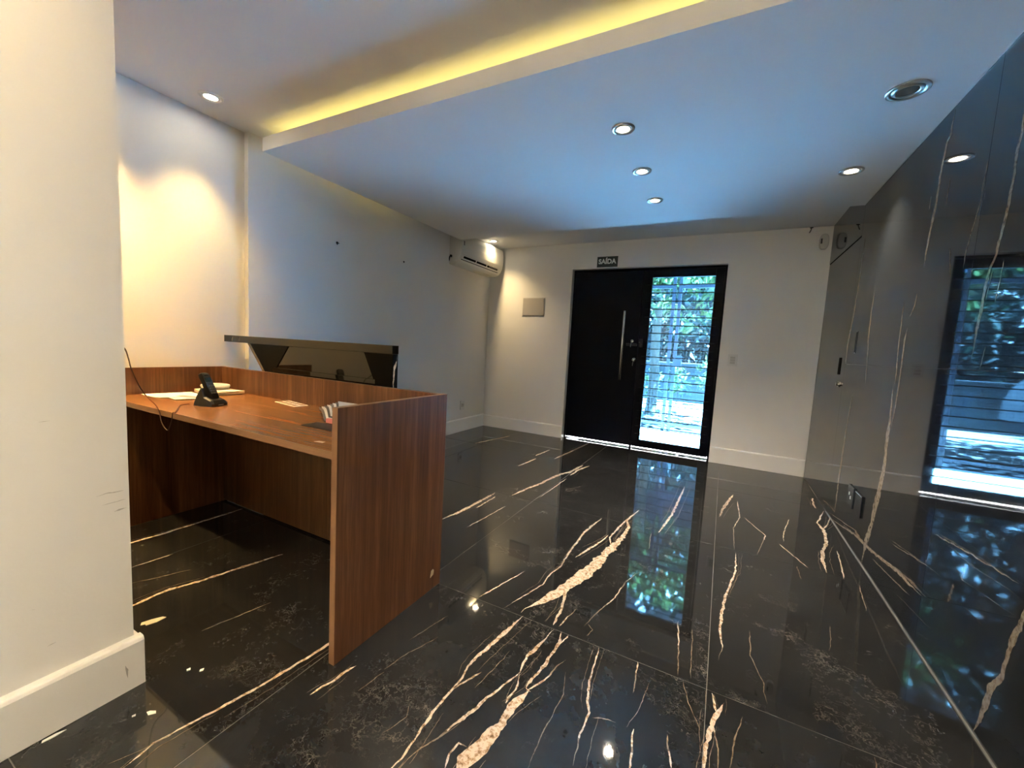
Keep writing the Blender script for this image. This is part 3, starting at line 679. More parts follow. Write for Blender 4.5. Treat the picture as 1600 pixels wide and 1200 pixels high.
# glazed leaf: four members around the pane
boxo('leaf_stile', SPL + 0.003, GX0, YD, YD + 0.04, 0.022, DZ - ft - 0.004, BLACK, door, bevel=0.003)
boxo('leaf_stile', GX1, DX1 - ft - 0.002, YD, YD + 0.04, 0.022, DZ - ft - 0.004, BLACK, door, bevel=0.003)
boxo('leaf_rail', GX0, GX1, YD, YD + 0.04, GZ1, DZ - ft - 0.004, BLACK, door, bevel=0.002)
boxo('leaf_rail', GX0, GX1, YD, YD + 0.04, 0.022, GZ0, BLACK, door, bevel=0.002)
boxo('glass_pane', GX0, GX1, YD + 0.018, YD + 0.022, GZ0, GZ1, GLASS, door)
bm = bmesh.new()
tube(bm, [(GX0 - 0.055, YD - 0.007, 0), (GX1 + 0.050, YD - 0.007, 0)], 0.0055, 8)
rod_src = mesh_obj('security_bar', bm, simple('bar_paint', (0.016, 0.018, 0.022), 0.22, spec=0.6), door, smooth=True, autosmooth=0.8)
z0 = rod_src.location.z
for k in range(20):
    r = rod_src if k == 0 else rod_src.copy()
    r.location = (rod_src.location.x, rod_src.location.y, 0.182 + 0.0907 * k)
    if k:
        COL.objects.link(r); r.parent = door
rod_src['label'] = 'thin dark horizontal bar across the glass'
# floor bolt between leaves
boxo('astragal', SPL - 0.020, SPL + 0.020, YD + 0.040, YD + 0.052, 0.022, DZ - ft, BLACK, door)
boxo('stop_strip', DX1 - ft - 0.012, DX1 - ft, YD + 0.040, YD + 0.060, 0.022, DZ - ft, BLACK, door)
boxo('stop_strip', DX0 + ft, DX0 + ft + 0.012, YD + 0.040, YD + 0.060, 0.022, DZ - ft, BLACK, door)
boxo('stop_strip', DX0 + ft, DX1 - ft, YD + 0.041, YD + 0.060, DZ - ft - 0.015, DZ - ft, BLACK, door)
boxo('floor_bolt', SPL - 0.012, SPL + 0.012, YD - 0.012, YD + 0.004, 0.0, 0.075, BLACK, door, bevel=0.002)
# long steel pull on the solid leaf
bm = bmesh.new()
hx, hy = -1.082, YD - 0.055
tube(bm, [(hx, hy, 0.800), (hx, hy, 0.803), (hx, hy, 1.605), (hx, hy, 1.608)], [0.013, 0.0155, 0.0155, 0.013], 16)
pull = tag(mesh_obj('pull_handle', bm, STEEL, leaf, smooth=True, autosmooth=0.7), 'long vertical steel pull bar')
bm = bmesh.new()
for z in (0.93, 1.47): tube(bm, [(hx, hy, z), (hx, YD + 0.001, z)], 0.008, 12)
mesh_obj('handle_standoff', bm, STEEL, leaf, smooth=True, autosmooth=0.7)
for (lx, lz, r, key, mt) in ((-0.984, 1.262, 0.017, True, SATIN), (-0.945, 1.045, 0.022, True, CHROME)):
    bm = bmesh.new()
    lathe(bm, [(0.0, 0.024), (r * 0.55, 0.024), (r * 0.62, 0.020), (r * 0.7, 0.006), (r, 0.004), (r, 0.0)], 24, center=(lx, YD, lz), mat=Matrix.Rotation(math.pi / 2, 3, 'X'))
    mesh_obj('lock_cylinder', bm, mt, leaf, smooth=True, autosmooth=0.5)['label'] = 'round lock cylinder with key in it'
    bm = bmesh.new()
    box(bm, lx - 0.0015, lx + 0.0015, YD - 0.045, YD - 0.020, lz - 0.006, lz + 0.006)
    lathe(bm, [(0.004, -0.0015), (0.012, -0.0015), (0.012, 0.0015), (0.004, 0.0015)], 14, center=(lx, YD - 0.044, lz - 0.006), mat=Matrix.Rotation(math.pi / 2, 3, 'Y'))
    tube(bm, [(lx, YD - 0.044, lz - 0.016), (lx - 0.003, YD - 0.043, lz - 0.040), (lx - 0.005, YD - 0.040, lz - 0.070)], [0.0015, 0.004, 0.0035], 6)
    mesh_obj('key', bm, SATIN, leaf)
# rim lock box and its keeper
boxo('rim_lock', -1.045, -0.925, YD - 0.020, YD, 1.205, 1.235, BLACKP, leaf, bevel=0.003)
boxo('lock_keeper', -0.898, -0.862, YD - 0.024, YD, 1.195, 1.290, BLACKP, door, bevel=0.003)
bm = bmesh.new(); lathe(bm, [(0, 0.02), (0.007, 0.02), (0.009, 0.0)], 14, center=(-0.892, YD - 0.022, 1.250), mat=Matrix.Rotation(math.pi / 2, 3, 'X'))
mesh_obj('keeper_knob', bm, SATIN, door, smooth=True)
# ============================================================ SPOT LIGHTS
def downlight(x, y, z, r, label, group, on=True, watt=1.0, tilt=(0, 0), size=112, col=(1.0, 0.84, 0.62)):
    t = empty('ceiling_spotlight', (x, y, z), label, 'spotlight', group)
    bm = bmesh.new()
    lathe(bm, [(r, 0.0), (r, -0.004), (r * 0.93, -0.0075), (r * 0.80, -0.006), (r * 0.70, 0.002), (r * 0.62, 0.012)], 40, center=(x, y, z))
    mesh_obj('trim_ring', bm, SATIN if not on else TRIMW if z > 2.4 else SATIN, t, smooth=True, autosmooth=0.9)
    bm = bmesh.new()
    lathe(bm, [(r * 0.74, -0.0015), (r * 0.66, -0.0065), (r * 0.56, -0.0060), (r * 0.50, -0.0020)], 40, center=(x, y, z))
    mesh_obj('gimbal_ring', bm, WPLAST if on else SATIN, t, smooth=True, autosmooth=0.9)
    bm = bmesh.new()
    lathe(bm, [(0.0, -0.0042), (r * 0.30, -0.0040), (r * 0.52, -0.0030)], 32, center=(x, y, z))
    mesh_obj('lens', bm, LENS_ON if on else LENS_OFF, t, smooth=True)
    if on:
        ld = bpy.data.lights.new('spot_beam', 'SPOT')
        ld.energy = SPOT_W * watt; ld.color = col; ld.spot_size = math.radians(size); ld.spot_blend = 1.0
        ld.shadow_soft_size = 0.022
        lo = bpy.data.objects.new('spot_beam', ld)
        lo.location = (0, 0, -0.012); lo.rotation_euler = (tilt[0], tilt[1], 0)
        link(lo, t)
    return t
GP = 'spotlights in the dropped ceiling panel'
downlight(-0.570, 2.186, ZP, 0.058, 'lit round spotlight nearest the camera in the row of three on the dropped panel', GP)
downlight(-0.570, 2.720, ZP, 0.058, 'lit round spotlight in the middle of the row of three on the dropped panel', GP)
downlight(-0.570, 3.255, ZP, 0.058, 'lit round spotlight nearest the entrance door in the row of three', GP)
downlight(0.560, 3.128, ZP, 0.062, 'lit round spotlight on the dropped panel beside the marble wall', GP)
downlight(0.569, 2.316, ZP, 0.072, 'unlit round grey spotlight on the dropped panel near the marble wall', GP, on=False)
downlight(-2.654, 1.305, ZC, 0.060, 'lit round spotlight in the upper ceiling above the wooden desk', 'spotlights in the upper ceiling', watt=0.82, size=76, col=(1.0, 0.66, 0.26))
downlight(-2.665, 4.440, ZC, 0.058, 'lit round spotlight in the ceiling above the air conditioner', 'spotlights in the upper ceiling', watt=0.62, size=118, col=WARM)
GB = 'ceiling spotlights behind the viewer'
for (x, y, w_) in ((-2.654, 0.770, 'behind the pillar next to the desk'), (-2.654, 0.235, 'behind the pillar farthest from the desk')):
    downlight(x, y, ZC, 0.060, 'lit round spotlight in the upper ceiling ' + w_, 'spotlights hidden behind the pillar', watt=1.9, size=84, col=(1.0, 0.64, 0.24))
for (x, y, w_) in ((-1.215, 0.050, 'beside the pillar end'), (0.35, -0.45, 'as added fill behind the viewer near the marble wall'), (-1.215, -1.25, 'as added fill behind the viewer along the pillar wall'), (0.35, -1.85, 'as added fill behind the viewer above the added courtyard window')):  # the last three lamps are unseen, added for ambient fill
    downlight(x, y, ZC, 0.060, 'lit round spotlight in the upper ceiling ' + w_, GB, watt=0.36 if x < -1 else 1.3, size=150, col=WARM if x < -1 else (1.0, 0.80, 0.52))

# ======================================================= RECEPTION DESK (WOOD)
desk = empty('reception_desk', (-1.98, 1.18, 0), 'long walnut laminate reception desk with raised back and open kneehole', 'desk')
T = 0.025
DXL, DXR, DYF, DYB, DH, WT = -2.882, -1.088, 0.893, 1.476, 0.891, 0.743
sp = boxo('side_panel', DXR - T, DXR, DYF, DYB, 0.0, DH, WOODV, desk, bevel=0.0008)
boxo('edge_band', DXR - T - 0.0003, DXR + 0.0002, DYF - 0.0012, DYF + 0.0004, 0.0, DH, EDGE, sp)
boxo('edge_band', DXR - T - 0.0003, DXR + 0.0002, DYF, DYB, DH - 0.0004, DH + 0.0010, EDGE, sp)
bm = bmesh.new(); prism(bm, [(1.402, 0.060), (1.424, 0.067), (1.428, 0.085), (1.420, 0.094), (1.408, 0.090)], 'x', DXR, DXR + 0.0008)
tag(mesh_obj('chipped_spot', bm, simple('bare_board', (0.52, 0.42, 0.28), 0.8), sp), 'pale chip low on the side panel')
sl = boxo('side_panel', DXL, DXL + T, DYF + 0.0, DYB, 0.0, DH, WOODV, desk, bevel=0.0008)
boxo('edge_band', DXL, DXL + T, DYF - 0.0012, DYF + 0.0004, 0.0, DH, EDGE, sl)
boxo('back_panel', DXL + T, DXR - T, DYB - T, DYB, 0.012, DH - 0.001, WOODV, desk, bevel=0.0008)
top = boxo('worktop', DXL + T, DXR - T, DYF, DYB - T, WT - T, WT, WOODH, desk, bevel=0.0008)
boxo('edge_band', DXL + T, DXR - T, DYF - 0.0012, DYF + 0.0004, WT - T, WT + 0.0003, wood('walnut_front_band', (0.13, 0.062, 0.029), (0.18, 0.09, 0.042), (0.23, 0.125, 0.062), 'x', rough=0.4), top)
bm = bmesh.new(); prism(bm, [(-1.275, 0.945), (-1.235, 0.950), (-1.240, 0.966), (-1.268, 0.962)], 'z', WT, WT + 0.0006)
mesh_obj('worn_spot', bm, simple('worn_laminate', (0.42, 0.27, 0.17), 0.5), top)

# ================================================== RECEPTION COUNTER (MARBLE)
ctr = empty('reception_counter', (-2.15, 1.505, 0), 'high black marble counter with splayed ends standing behind the wooden desk', 'counter')
CY0, CY1, CZ = 1.484, 1.527, 1.093
CXR = -1.432
boxo('top_slab', XL1 + 0.001, CXR, CY0, CY1, CZ - 0.042, CZ, COUNTER_M, ctr, bevel=0.001)
bm = bmesh.new()
ribbon(bm, [(-2.790, 1.0915, 4), (-2.798, 1.075, 8), (-2.803, 1.052, 5)], lambda a, b: (a, CY0 - 0.0004, b), seed=401, step=0.004)
mesh_obj('vein', bm, VEINW, ctr)
bm = bmesh.new()
ribbon(bm, [(-2.715, 1.090, 2), (-2.722, 1.052, 2)], lambda a, b: (a, CY0 - 0.0004, b), seed=402, step=0.004)
mesh_obj('vein', bm, VEINW, ctr)
ZU = CZ - 0.0425
def face_piece(name, pts, y0, y1, mat):
    bm = bmesh.new(); prism(bm, pts, 'y', y0, y1)
    return mesh_obj(name, bm, mat, ctr, bevel=0.0008)
lw = face_piece('splayed_end', [(-2.615, ZU), (-2.240, ZU), (-2.385, 0.880), (-2.385, 0.001), (-2.455, 0.001), (-2.455, 0.880)], 1.4885, 1.5225, HONED)
lw['label'] = 'matt black wedge under the left end of the slab'
face_piece('edge_strip', [(-2.640, ZU), (-2.6155, ZU), (-2.4555, 0.880), (-2.4555, 0.001), (-2.478, 0.001), (-2.478, 0.880)], 1.4870, 1.5225, simple('edge_stone', (0.10, 0.085, 0.065), 0.2))
face_piece('polished_panel', [(-2.2395, ZU), (-1.6305, ZU), (-1.5405, 0.880), (-1.5405, 0.001), (-2.3845, 0.001), (-2.3845, 0.880)], 1.4930, 1.5200, COUNTER_M)
rl = face_piece('splayed_end', [(-1.630, ZU), (CXR - 0.001, ZU), (CXR - 0.001, 0.001), (-1.540, 0.001), (-1.540, 0.880)], 1.4885, 1.5255, HONED)
rl['label'] = 'black wedge under the right end of the slab'
face_piece('ledge_strip', [(-2.375, 0.918), (-1.545, 0.918), (-1.545, 0.892), (-2.385, 0.892)], 1.4870, 1.4928, COUNTER_M)
bm = bmesh.new()
ribbon(bm, [(1.520, 1.046, 5), (1.516, 1.02, 8), (1.505, 0.985, 14), (1.500, 0.95, 10), (1.497, 0.90, 7), (1.498, 0.6, 9)], lambda a, b: (CXR - 0.0006, a, b), seed=403, step=0.006)
mesh_obj('vein', bm, VEIN, rl)

# ========================================================= THINGS ON THE DESK
ph = empty('cordless_phone', (-2.262, 1.098, WT + 0.0005), 'black cordless telephone upright in its charging cradle on the desk', 'telephone')
rotp = Matrix.Translation((-2.262, 1.098, WT + 0.0008)) @ Matrix.Rotation(math.radians(16), 4, 'Z')
def place(bm): bmesh.ops.transform(bm, matrix=rotp, verts=bm.verts)
bm = bmesh.new()   # cradle: low at the front (+x), high at the back
W2 = 0.047
pr = [(0.058, 0.0), (0.060, 0.014), (0.044, 0.030), (0.000, 0.046), (-0.022, 0.086), (-0.034, 0.088), (-0.050, 0.050), (-0.060, 0.012), (-0.060, 0.0)]
A = [(-W2, 0.0), (-W2 * 0.92, 1.0), (W2 * 0.92, 1.0), (W2, 0.0)]
vs = []
for yy, sc in ((-W2, 0.90), (-W2 * 0.75, 1.0), (W2 * 0.75, 1.0), (W2, 0.90)):
    vs.append([bm.verts.new((p[0] * sc, yy * (1 - 0.30 * min(p[1] / 0.088, 1)), p[1] * (sc if p[1] > 0 else 1))) for p in pr])
for a, b in zip(vs, vs[1:]):
    for k in range(len(pr)): bm.faces.new((a[k], a[(k + 1) % len(pr)], b[(k + 1) % len(pr)], b[k]))
bm.faces.new(vs[0]); bm.faces.new(vs[-1][::-1])
place(bm)
mesh_obj('cradle', bm, BLACKP, ph, bevel=0.0015)
# handset leaning back in the cradle
lean = Matrix.Translation((0.020, 0, 0.030)) @ Matrix.Rotation(math.radians(-27), 4, 'Y')
def hs_part(bm): bmesh.ops.transform(bm, matrix=lean, verts=bm.verts); place(bm)
bm = bmesh.new()
rows = []
for z, w, t0, t1 in ((0.0, 0.019, -0.010, 0.010), (0.006, 0.023, -0.013, 0.013), (0.05, 0.0245, -0.013, 0.014), (0.09, 0.0235, -0.012, 0.012), (0.125, 0.024, -0.014, 0.011), (0.140, 0.021, -0.014, 0.008), (0.146, 0.012, -0.010, 0.002)):
    rows.append([bm.verts.new(p) for p in ((t1, -w * 0.8, z), (t1, w * 0.8, z), (t1 * 0.4, w, z), (t0 * 0.6, w, z), (t0, w * 0.7, z), (t0, -w * 0.7, z), (t0 * 0.6, -w, z), (t1 * 0.4, -w, z))])
for a, b in zip(rows, rows[1:]):
    for k in range(8): bm.faces.new((a[k], a[(k + 1) % 8], b[(k + 1) % 8], b[k]))
bm.faces.new(rows[0][::-1]); bm.faces.new(rows[-1])
hs_part(bm)
handset = mesh_obj('handset', bm, BLACKP, ph, smooth=True, autosmooth=0.7)
bm = bmesh.new(); box(bm, 0.0105, 0.0135, -0.015, 0.015, 0.092, 0.114); hs_part(bm)
mesh_obj('screen', bm, simple('phone_screen', (0.02, 0.028, 0.024), 0.1), handset)
for r_ in range(4):
    for c_ in range(3):
        bm = bmesh.new(); box(bm, 0.0125, 0.0158, -0.0145 + c_ * 0.0105, -0.0065 + c_ * 0.0105, 0.028 + r_ * 0.0130, 0.035 + r_ * 0.0130)
        hs_part(bm); mesh_obj('key', bm, simple('phone_key', (0.06, 0.06, 0.062), 0.4) if 'phone_key' not in bpy.data.materials else bpy.data.materials['phone_key'], handset)
bm = bmesh.new(); box(bm, 0.0575, 0.0610, -0.014, 0.014, 0.006, 0.010); place(bm)
mesh_obj('name_plate', bm, simple('plate_grey', (0.30, 0.30, 0.30), 0.3), ph)
# earpiece slots
bm = bmesh.new(); box(bm, 0.0085, 0.0125, -0.008, 0.008, 0.127, 0.1295); hs_part(bm)
mesh_obj('earpiece', bm, DARKHOLE, handset)

cord = bmesh.new()
tube(cord, smooth_path([(-1.722, 0.56, 1.058), (-1.82, 0.62, 1.042), (-2.02, 0.70, 0.992), (-2.165, 0.76, 0.935), (-2.305, 0.845, 0.826), (-2.270, 0.884, 0.752), (-2.240, 0.885, 0.690), (-2.190, 0.886, 0.660), (-2.150, 0.884, 0.700), (-2.137, 0.885, 0.744), (-2.160, 0.905, 0.7455), (-2.250, 0.955, 0.7455), (-2.345, 1.005, 0.7455), (-2.362, 1.050, 0.7458)]), 0.0022, 8)
tag(mesh_obj('telephone_cord', cord, CORD_M, smooth=True), 'thin dark cord drooping from the pillar over the desk edge to the telephone', 'cord')

def sheet(name, pts, z, t, mat, label, cat, group=None, curl=0.0, n=6):
    """paper quad given by its four corners, gently curled, with thickness"""
    P = [Vector((p[0], p[1], 0)) for p in pts]
    t_ = empty(name, (P[0].x, P[0].y, z), label, cat, group)
    bm = bmesh.new(); g = []
    for lay in (0, 1):
        gg = []
        for i in range(n + 1):
            for j in range(n + 1):
                u, v = i / n, j / n
                p = (P[0] * (1 - u) * (1 - v) + P[1] * u * (1 - v) + P[2] * u * v + P[3] * (1 - u) * v)
                h = curl * (abs(2 * u - 1) ** 3 * 0.7 + 0.3 * v * v)
                gg.append(bm.verts.new((p.x, p.y, z + h + lay * t)))
        g.append(gg)
    def idx(i, j): return i * (n + 1) + j
    for i in range(n):
        for j in range(n):
            bm.faces.new([g[1][idx(*q)] for q in ((i, j), (i + 1, j), (i + 1, j + 1), (i, j + 1))])
            bm.faces.new([g[0][idx(*q)] for q in ((i, j), (i, j + 1), (i + 1, j + 1), (i + 1, j))])
    rim = [(i, 0) for i in range(n)] + [(n, j) for j in range(n)] + [(i, n) for i in range(n, 0, -1)] + [(0, j) for j in range(n, 0, -1)]
    for k in range(len(rim)):
        a, b = idx(*rim[k]), idx(*rim[(k + 1) % len(rim)])
        bm.faces.new((g[0][a], g[0][b], g[1][b], g[1][a]))
    mesh_obj('sheet', bm, mat, t_, smooth=False)
    return t_
GPAP = 'loose papers at the left end of the desk'
sheet('paper_sheet', [(-2.835, 1.030), (-2.640, 1.035), (-2.580, 1.240), (-2.780, 1.245)], WT + 0.0006, 0.0012, PAPER, 'white paper sheet lying closest to the pillar on the desk', 'paper', GPAP, 0.004)
sheet('paper_sheet', [(-2.700, 1.085), (-2.520, 1.055), (-2.470, 1.225), (-2.660, 1.265)], WT + 0.0022, 0.0012, PAPER, 'white paper sheet overlapping another right behind the telephone', 'paper', GPAP, 0.004)
b = sheet('newspaper', [(-2.800, 1.270), (-2.560, 1.250), (-2.560, 1.425), (-2.800, 1.435)], WT + 0.0005, 0.016, PAPER2, 'folded cream newspaper lying at the back corner of the desk', 'newspaper', None, 0.006)
boxo('printed_block', -2.76, -2.60, 1.29, 1.38, WT + 0.0165, WT + 0.0225, PAPER, b, bevel=0.002)
# small grey card with a pen-like dark strip
b = sheet('pamphlet', [(-2.640, 1.110), (-2.500, 1.150), (-2.520, 1.185), (-2.655, 1.150)], WT + 0.0060, 0.0010, INK, 'small grey printed pamphlet on top of the white papers', 'paper')
# ring-shaped stack: white plastic tray with rounded rim
bm = bmesh.new()
lathe(bm, [(0.0, 0.0), (0.060, 0.0), (0.078, 0.006), (0.085, 0.018), (0.082, 0.026), (0.055, 0.030), (0.0, 0.031)], 32, center=(0, 0, 0))
bmesh.ops.transform(bm, matrix=Matrix.Translation((-2.72, 1.345, WT + 0.0235)) @ Matrix.Diagonal((1.0, 0.85, 1, 1)), verts=bm.verts)
o = mesh_obj('wireless_router', bm, WPLAST, None, smooth=True, origin=(-2.72, 1.345, WT + 0.0235), autosmooth=0.8)
tag(o, 'rounded white plastic device resting on the folded newspaper', 'router')
# card strip with printed brown squares
cs = empty('photo_card', (-2.07, 1.40, WT), 'white card with two rows of small brown squares on the desk', 'card')
ang = math.radians(-8)
rm = Matrix.Translation((-2.075, 1.398, WT)) @ Matrix.Rotation(ang, 4, 'Z')
bm = bmesh.new(); box(bm, -0.105, 0.105, -0.038, 0.038, 0.0002, 0.0022); bmesh.ops.transform(bm, matrix=rm, verts=bm.verts)
mesh_obj('card', bm, PAPER, cs)
BRN = simple('brown_print', (0.16, 0.085, 0.05), 0.5)
for r_ in range(2):
    for c_ in range(4):
        bm = bmesh.new(); box(bm, -0.097 + c_ * 0.050, -0.057 + c_ * 0.050, -0.032 + r_ * 0.036, -0.004 + r_ * 0.036, 0.0021, 0.0026)
        bmesh.ops.transform(bm, matrix=rm, verts=bm.verts); mesh_obj('printed_square', bm, BRN, cs)
# magazines, curled, against the right end panel
mg = empty('magazine', (-1.50, 1.25, WT), 'curled grey and white magazine leaning against the right end panel of the desk', 'magazine')
MAGS = [simple('mag_%d' % k, c, 0.45) for k, c in enumerate(((0.10, 0.11, 0.13), (0.70, 0.70, 0.70), (0.045, 0.05, 0.06), (0.55, 0.56, 0.58)))]
for k in range(8):
    bm = bmesh.new()
    n = 12; w0 = 0.30 - 0.012 * k
    base = 0.004 + 0.0052 * k
    rows = []
    for i in range(n + 1):
        u = i / n
        y = 1.20 + 0.010 * k + u * (0.20 - 0.004 * k)
        z = WT + base + 0.020 * math.sin(math.pi * min(1, u * 1.15)) * (0.6 + 0.06 * k)
        xl = -1.52 - w0 * (0.10 + 1.0 * u)
        rows.append([bm.verts.new((xl + 0.0, y, z)), bm.verts.new((-1.20, y - 0.02, z + 0.010)), bm.verts.new((-1.20, y - 0.02, z + 0.0135)), bm.verts.new((xl, y, z + 0.0035))])
    for a, b_ in zip(rows, rows[1:]):
        for q in range(4): bm.faces.new((a[q], a[(q + 1) % 4], b_[(q + 1) % 4], b_[q]))
    bm.faces.new(rows[0]); bm.faces.new(rows[-1][::-1])
    mesh_obj('page_bundle', bm, MAGS[k % 4], mg)
boxo('cover', -1.505, -1.22, 1.172, 1.190, WT + 0.0045, WT + 0.024, PINK, mg, bevel=0.003)
o = boxo('writing_pad', -1.545, -1.25, 1.085, 1.165, WT, WT + 0.004, simple('pad_black', (0.018, 0.018, 0.02), 0.4), None, bevel=0.001)
tag(o, 'flat black pad lying in front of the magazine on the desk', 'notepad')

# =========================================================== AIR CONDITIONER
AY0, AY1 = 3.812, 4.752
ac = empty('air_conditioner', (XL3, 4.28, 2.05), 'white wall mounted split air conditioner near the ceiling corner', 'air conditioner')
prof = [(XL3, 2.372), (-2.745, 2.372), (-2.712, 2.366), (-2.697, 2.345), (-2.690, 2.30), (-2.688, 2.22), (-2.693, 2.155), (-2.703, 2.115)]
prof2 = [(-2.703, 2.115), (-2.722, 2.075), (-2.752, 2.045), (-2.795, 2.028), (XL3, 2.028)]
bm = bmesh.new(); prism(bm, prof + prof2[1:], 'y', AY0, AY1)
body = mesh_obj('housing', bm, WPLAST, ac, bevel=0.004)
def strip_on(pr, ya, yb, off, name, mat, th=0.0015):
    bm = bmesh.new()
    q = []
    for i, p in enumerate(pr):
        a = Vector(pr[max(i - 1, 0)]); b_ = Vector(pr[min(i + 1, len(pr) - 1)])
        t_ = (b_ - a).normalized(); n_ = Vector((-t_.y, t_.x))
        if n_.x < 0: n_ = -n_
        q.append((p[0] + n_.x * off, p[1] + n_.y * off, p[0] + n_.x * (off - th - 0.002), p[1] + n_.y * (off - th - 0.002)))
    poly = [(a, b_) for a, b_, _, _ in q] + [(c, d) for _, _, c, d in reversed(q)]
    prism(bm, poly, 'y', ya, yb)
    return mesh_obj(name, bm, mat, ac)
# outlet: dark gaps divided by ribs, with the long louvre blade below
gapprof = [(-2.7075, 2.106), (-2.718, 2.085)]
ys = [AY0 + 0.06, AY0 + 0.33, AY0 + 0.57, AY1 - 0.09]
for k in range(3):
    strip_on(gapprof, ys[k] + 0.010, ys[k + 1] - 0.010, 0.002, 'outlet_gap', DARKHOLE)
strip_on([(-2.7255, 2.070), (-2.731, 2.0645)], AY0 + 0.04, AY1 - 0.07, 0.0022, 'outlet_gap', DARKHOLE)
strip_on([(-2.718, 2.083), (-2.726, 2.0715)], AY0 + 0.045, AY1 - 0.07, 0.006, 'louvre', WPLAST, th=0.002)
for k in range(6):
    strip_on([(-2.7085, 2.104), (-2.717, 2.087)], AY1 - 0.30 + k * 0.036, AY1 - 0.295 + k * 0.036, 0.004, 'vane', WPLAST2)
boxo('display_badge', -2.6895, -2.6870, AY0 + 0.030, AY0 + 0.048, 2.215, 2.262, simple('badge_grey', (0.13, 0.12, 0.11), 0.4), ac)
bm = bmesh.new(); prism(bm, [(-2.6905, 2.112), (-2.686, 2.114), (-2.686, 2.109)], 'y', AY0 + 0.02, AY1 - 0.02)
mesh_obj('panel_seam', bm, WPLAST2, ac)
# pipe stub at the near end
bm = bmesh.new()
tube(bm, smooth_path([(-2.835, AY0 + 0.004, 2.098), (-2.838, AY0 - 0.006, 2.098), (-2.846, AY0 - 0.011, 2.090), (-2.852, AY0 - 0.0115, 2.06), (-2.860, AY0 - 0.006, 2.04)]), [0.016] * 9 + [0.008] * 12 + [0.006] * 4, 10)
tag(mesh_obj('cable_plug', bm, BLACKP, ac, smooth=True), 'black cable plug on the near end')

# ================================================================ EXIT SIGN
sg = empty('exit_sign', (-1.325, YB, 2.17), 'small black exit sign reading SAÍDA on the wall above the door', 'sign')
boxo('plate', -1.447, -1.203, YB - 0.004, YB - 0.0003, 2.112, 2.233, SIGN_M, sg, bevel=0.0006)
fc = bpy.data.curves.new('letters', 'FONT'); fc.body = 'SAÍDA'; fc.size = 0.078; fc.align_x = 'CENTER'; fc.align_y = 'CENTER'
fc.extrude = 0.0006; fc.offset = 0.0028; fc.space_character = 1.02
fo = bpy.data.objects.new('letters_tmp', fc); COL.objects.link(fo)
dg = bpy.context.evaluated_depsgraph_get()
me = bpy.data.meshes.new_from_object(fo.evaluated_get(dg)); bpy.data.objects.remove(fo)
xs = [v.co.x for v in me.vertices]; ysv = [v.co.y for v in me.vertices]
w_ = max(xs) - min(xs); cx_ = (max(xs) + min(xs)) / 2
s_ = 0.208 / w_
me.transform(Matrix.Translation((0, -0.0055, 0.000)) @ Matrix.Rotation(math.pi / 2, 4, 'X') @ Matrix.Diagonal((s_, 0.98, 1, 1)) @ Matrix.Translation((-cx_, 0.004, 0)))
me.materials.clear(); me.materials.append(SIGN_T)
lt = bpy.data.objects.new('letters', me); link(lt, sg); lt.location = (0, 0, 0)
lt['label'] = 'white letters SAÍDA'

# ============================================== WALL FITTINGS (entrance wall)
pc = empty('breaker_cover', (-2.245, YB, 1.64), 'flat grey breaker box cover on the wall left of the door', 'cover')
boxo('frame', -2.400, -2.090, YB - 0.007, YB - 0.0003, 1.527, 1.758, simple('cover_grey', (0.46, 0.435, 0.42), 0.5), pc, bevel=0.002)
boxo('lid', -2.390, -2.100, YB - 0.011, YB - 0.006, 1.537, 1.748, simple('cover_grey2', (0.43, 0.405, 0.395), 0.5), pc, bevel=0.002)
sw = empty('light_switch', (0.070, YB, 1.10), 'white three gang light switch on the wall right of the door', 'switch')
boxo('plate', 0.027, 0.115, YB - 0.008, YB - 0.0003, 1.045, 1.165, WPLAST, sw, bevel=0.002)
for k in range(3):
    boxo('rocker', 0.048, 0.094, YB - 0.012, YB - 0.006, 1.067 + k * 0.0265, 1.089 + k * 0.0265, WPLAST2, sw, bevel=0.001)
se = empty('motion_sensor', (0.722, YB, 2.26), 'white oval motion sensor high in the right corner of the wall', 'sensor')
bm = bmesh.new()
pts = []
for k in range(28):
    a = 2 * math.pi * k / 28
    pts.append((0.722 + 0.036 * math.copysign(abs(math.cos(a)) ** 0.7, math.cos(a)), 2.258 + 0.072 * math.copysign(abs(math.sin(a)) ** 0.75, math.sin(a))))
prism(bm, pts, 'y', YB - 0.042, YB - 0.0003)
mesh_obj('housing', bm, simple('sensor_shell', (0.58, 0.57, 0.55), 0.4), se, bevel=0.008)
boxo('lens', 0.693, 0.707, YB - 0.0445, YB - 0.040, 2.238, 2.285, simple('sensor_lens', (0.10, 0.10, 0.105), 0.2), se, bevel=0.001)
hk = bmesh.new()
tube(hk, smooth_path([(0.615, YB - 0.004, 2.404), (0.613, YB - 0.012, 2.385), (0.606, YB - 0.018, 2.362), (0.600, YB - 0.012, 2.352)]), 0.004, 8)
tube(hk, [(0.602, YB - 0.008, 2.398), (0.628, YB - 0.008, 2.400)], 0.005, 8)
tag(mesh_obj('wire_hook', hk, BLACKP, None, smooth=True), 'small black wire end at the top of the wall above the motion sensor', 'wire')
ot = empty('power_outlet', (XL3, 4.29, 0.34), 'small white power outlet low on the wall under the air conditioner', 'outlet')
boxo('plate', XL3 + 0.0003, XL3 + 0.009, 4.245, 4.335, 0.285, 0.400, WPLAST, ot, bevel=0.002)
boxo('socket_face', XL3 + 0.008, XL3 + 0.013, 4.268, 4.312, 0.318, 0.367, WPLAST2, ot, bevel=0.001)
for dy in (-0.009, 0.009):
    bm = bmesh.new(); lathe(bm, [(0.0, 0.0008), (0.004, 0.0008), (0.004, 0.0)], 10, center=(XL3 + 0.013, 4.29 + dy, 0.343), mat=Matrix.Rotation(math.pi / 2, 3, 'Y'))
    mesh_obj('pin_hole', bm, DARKHOLE, ot)
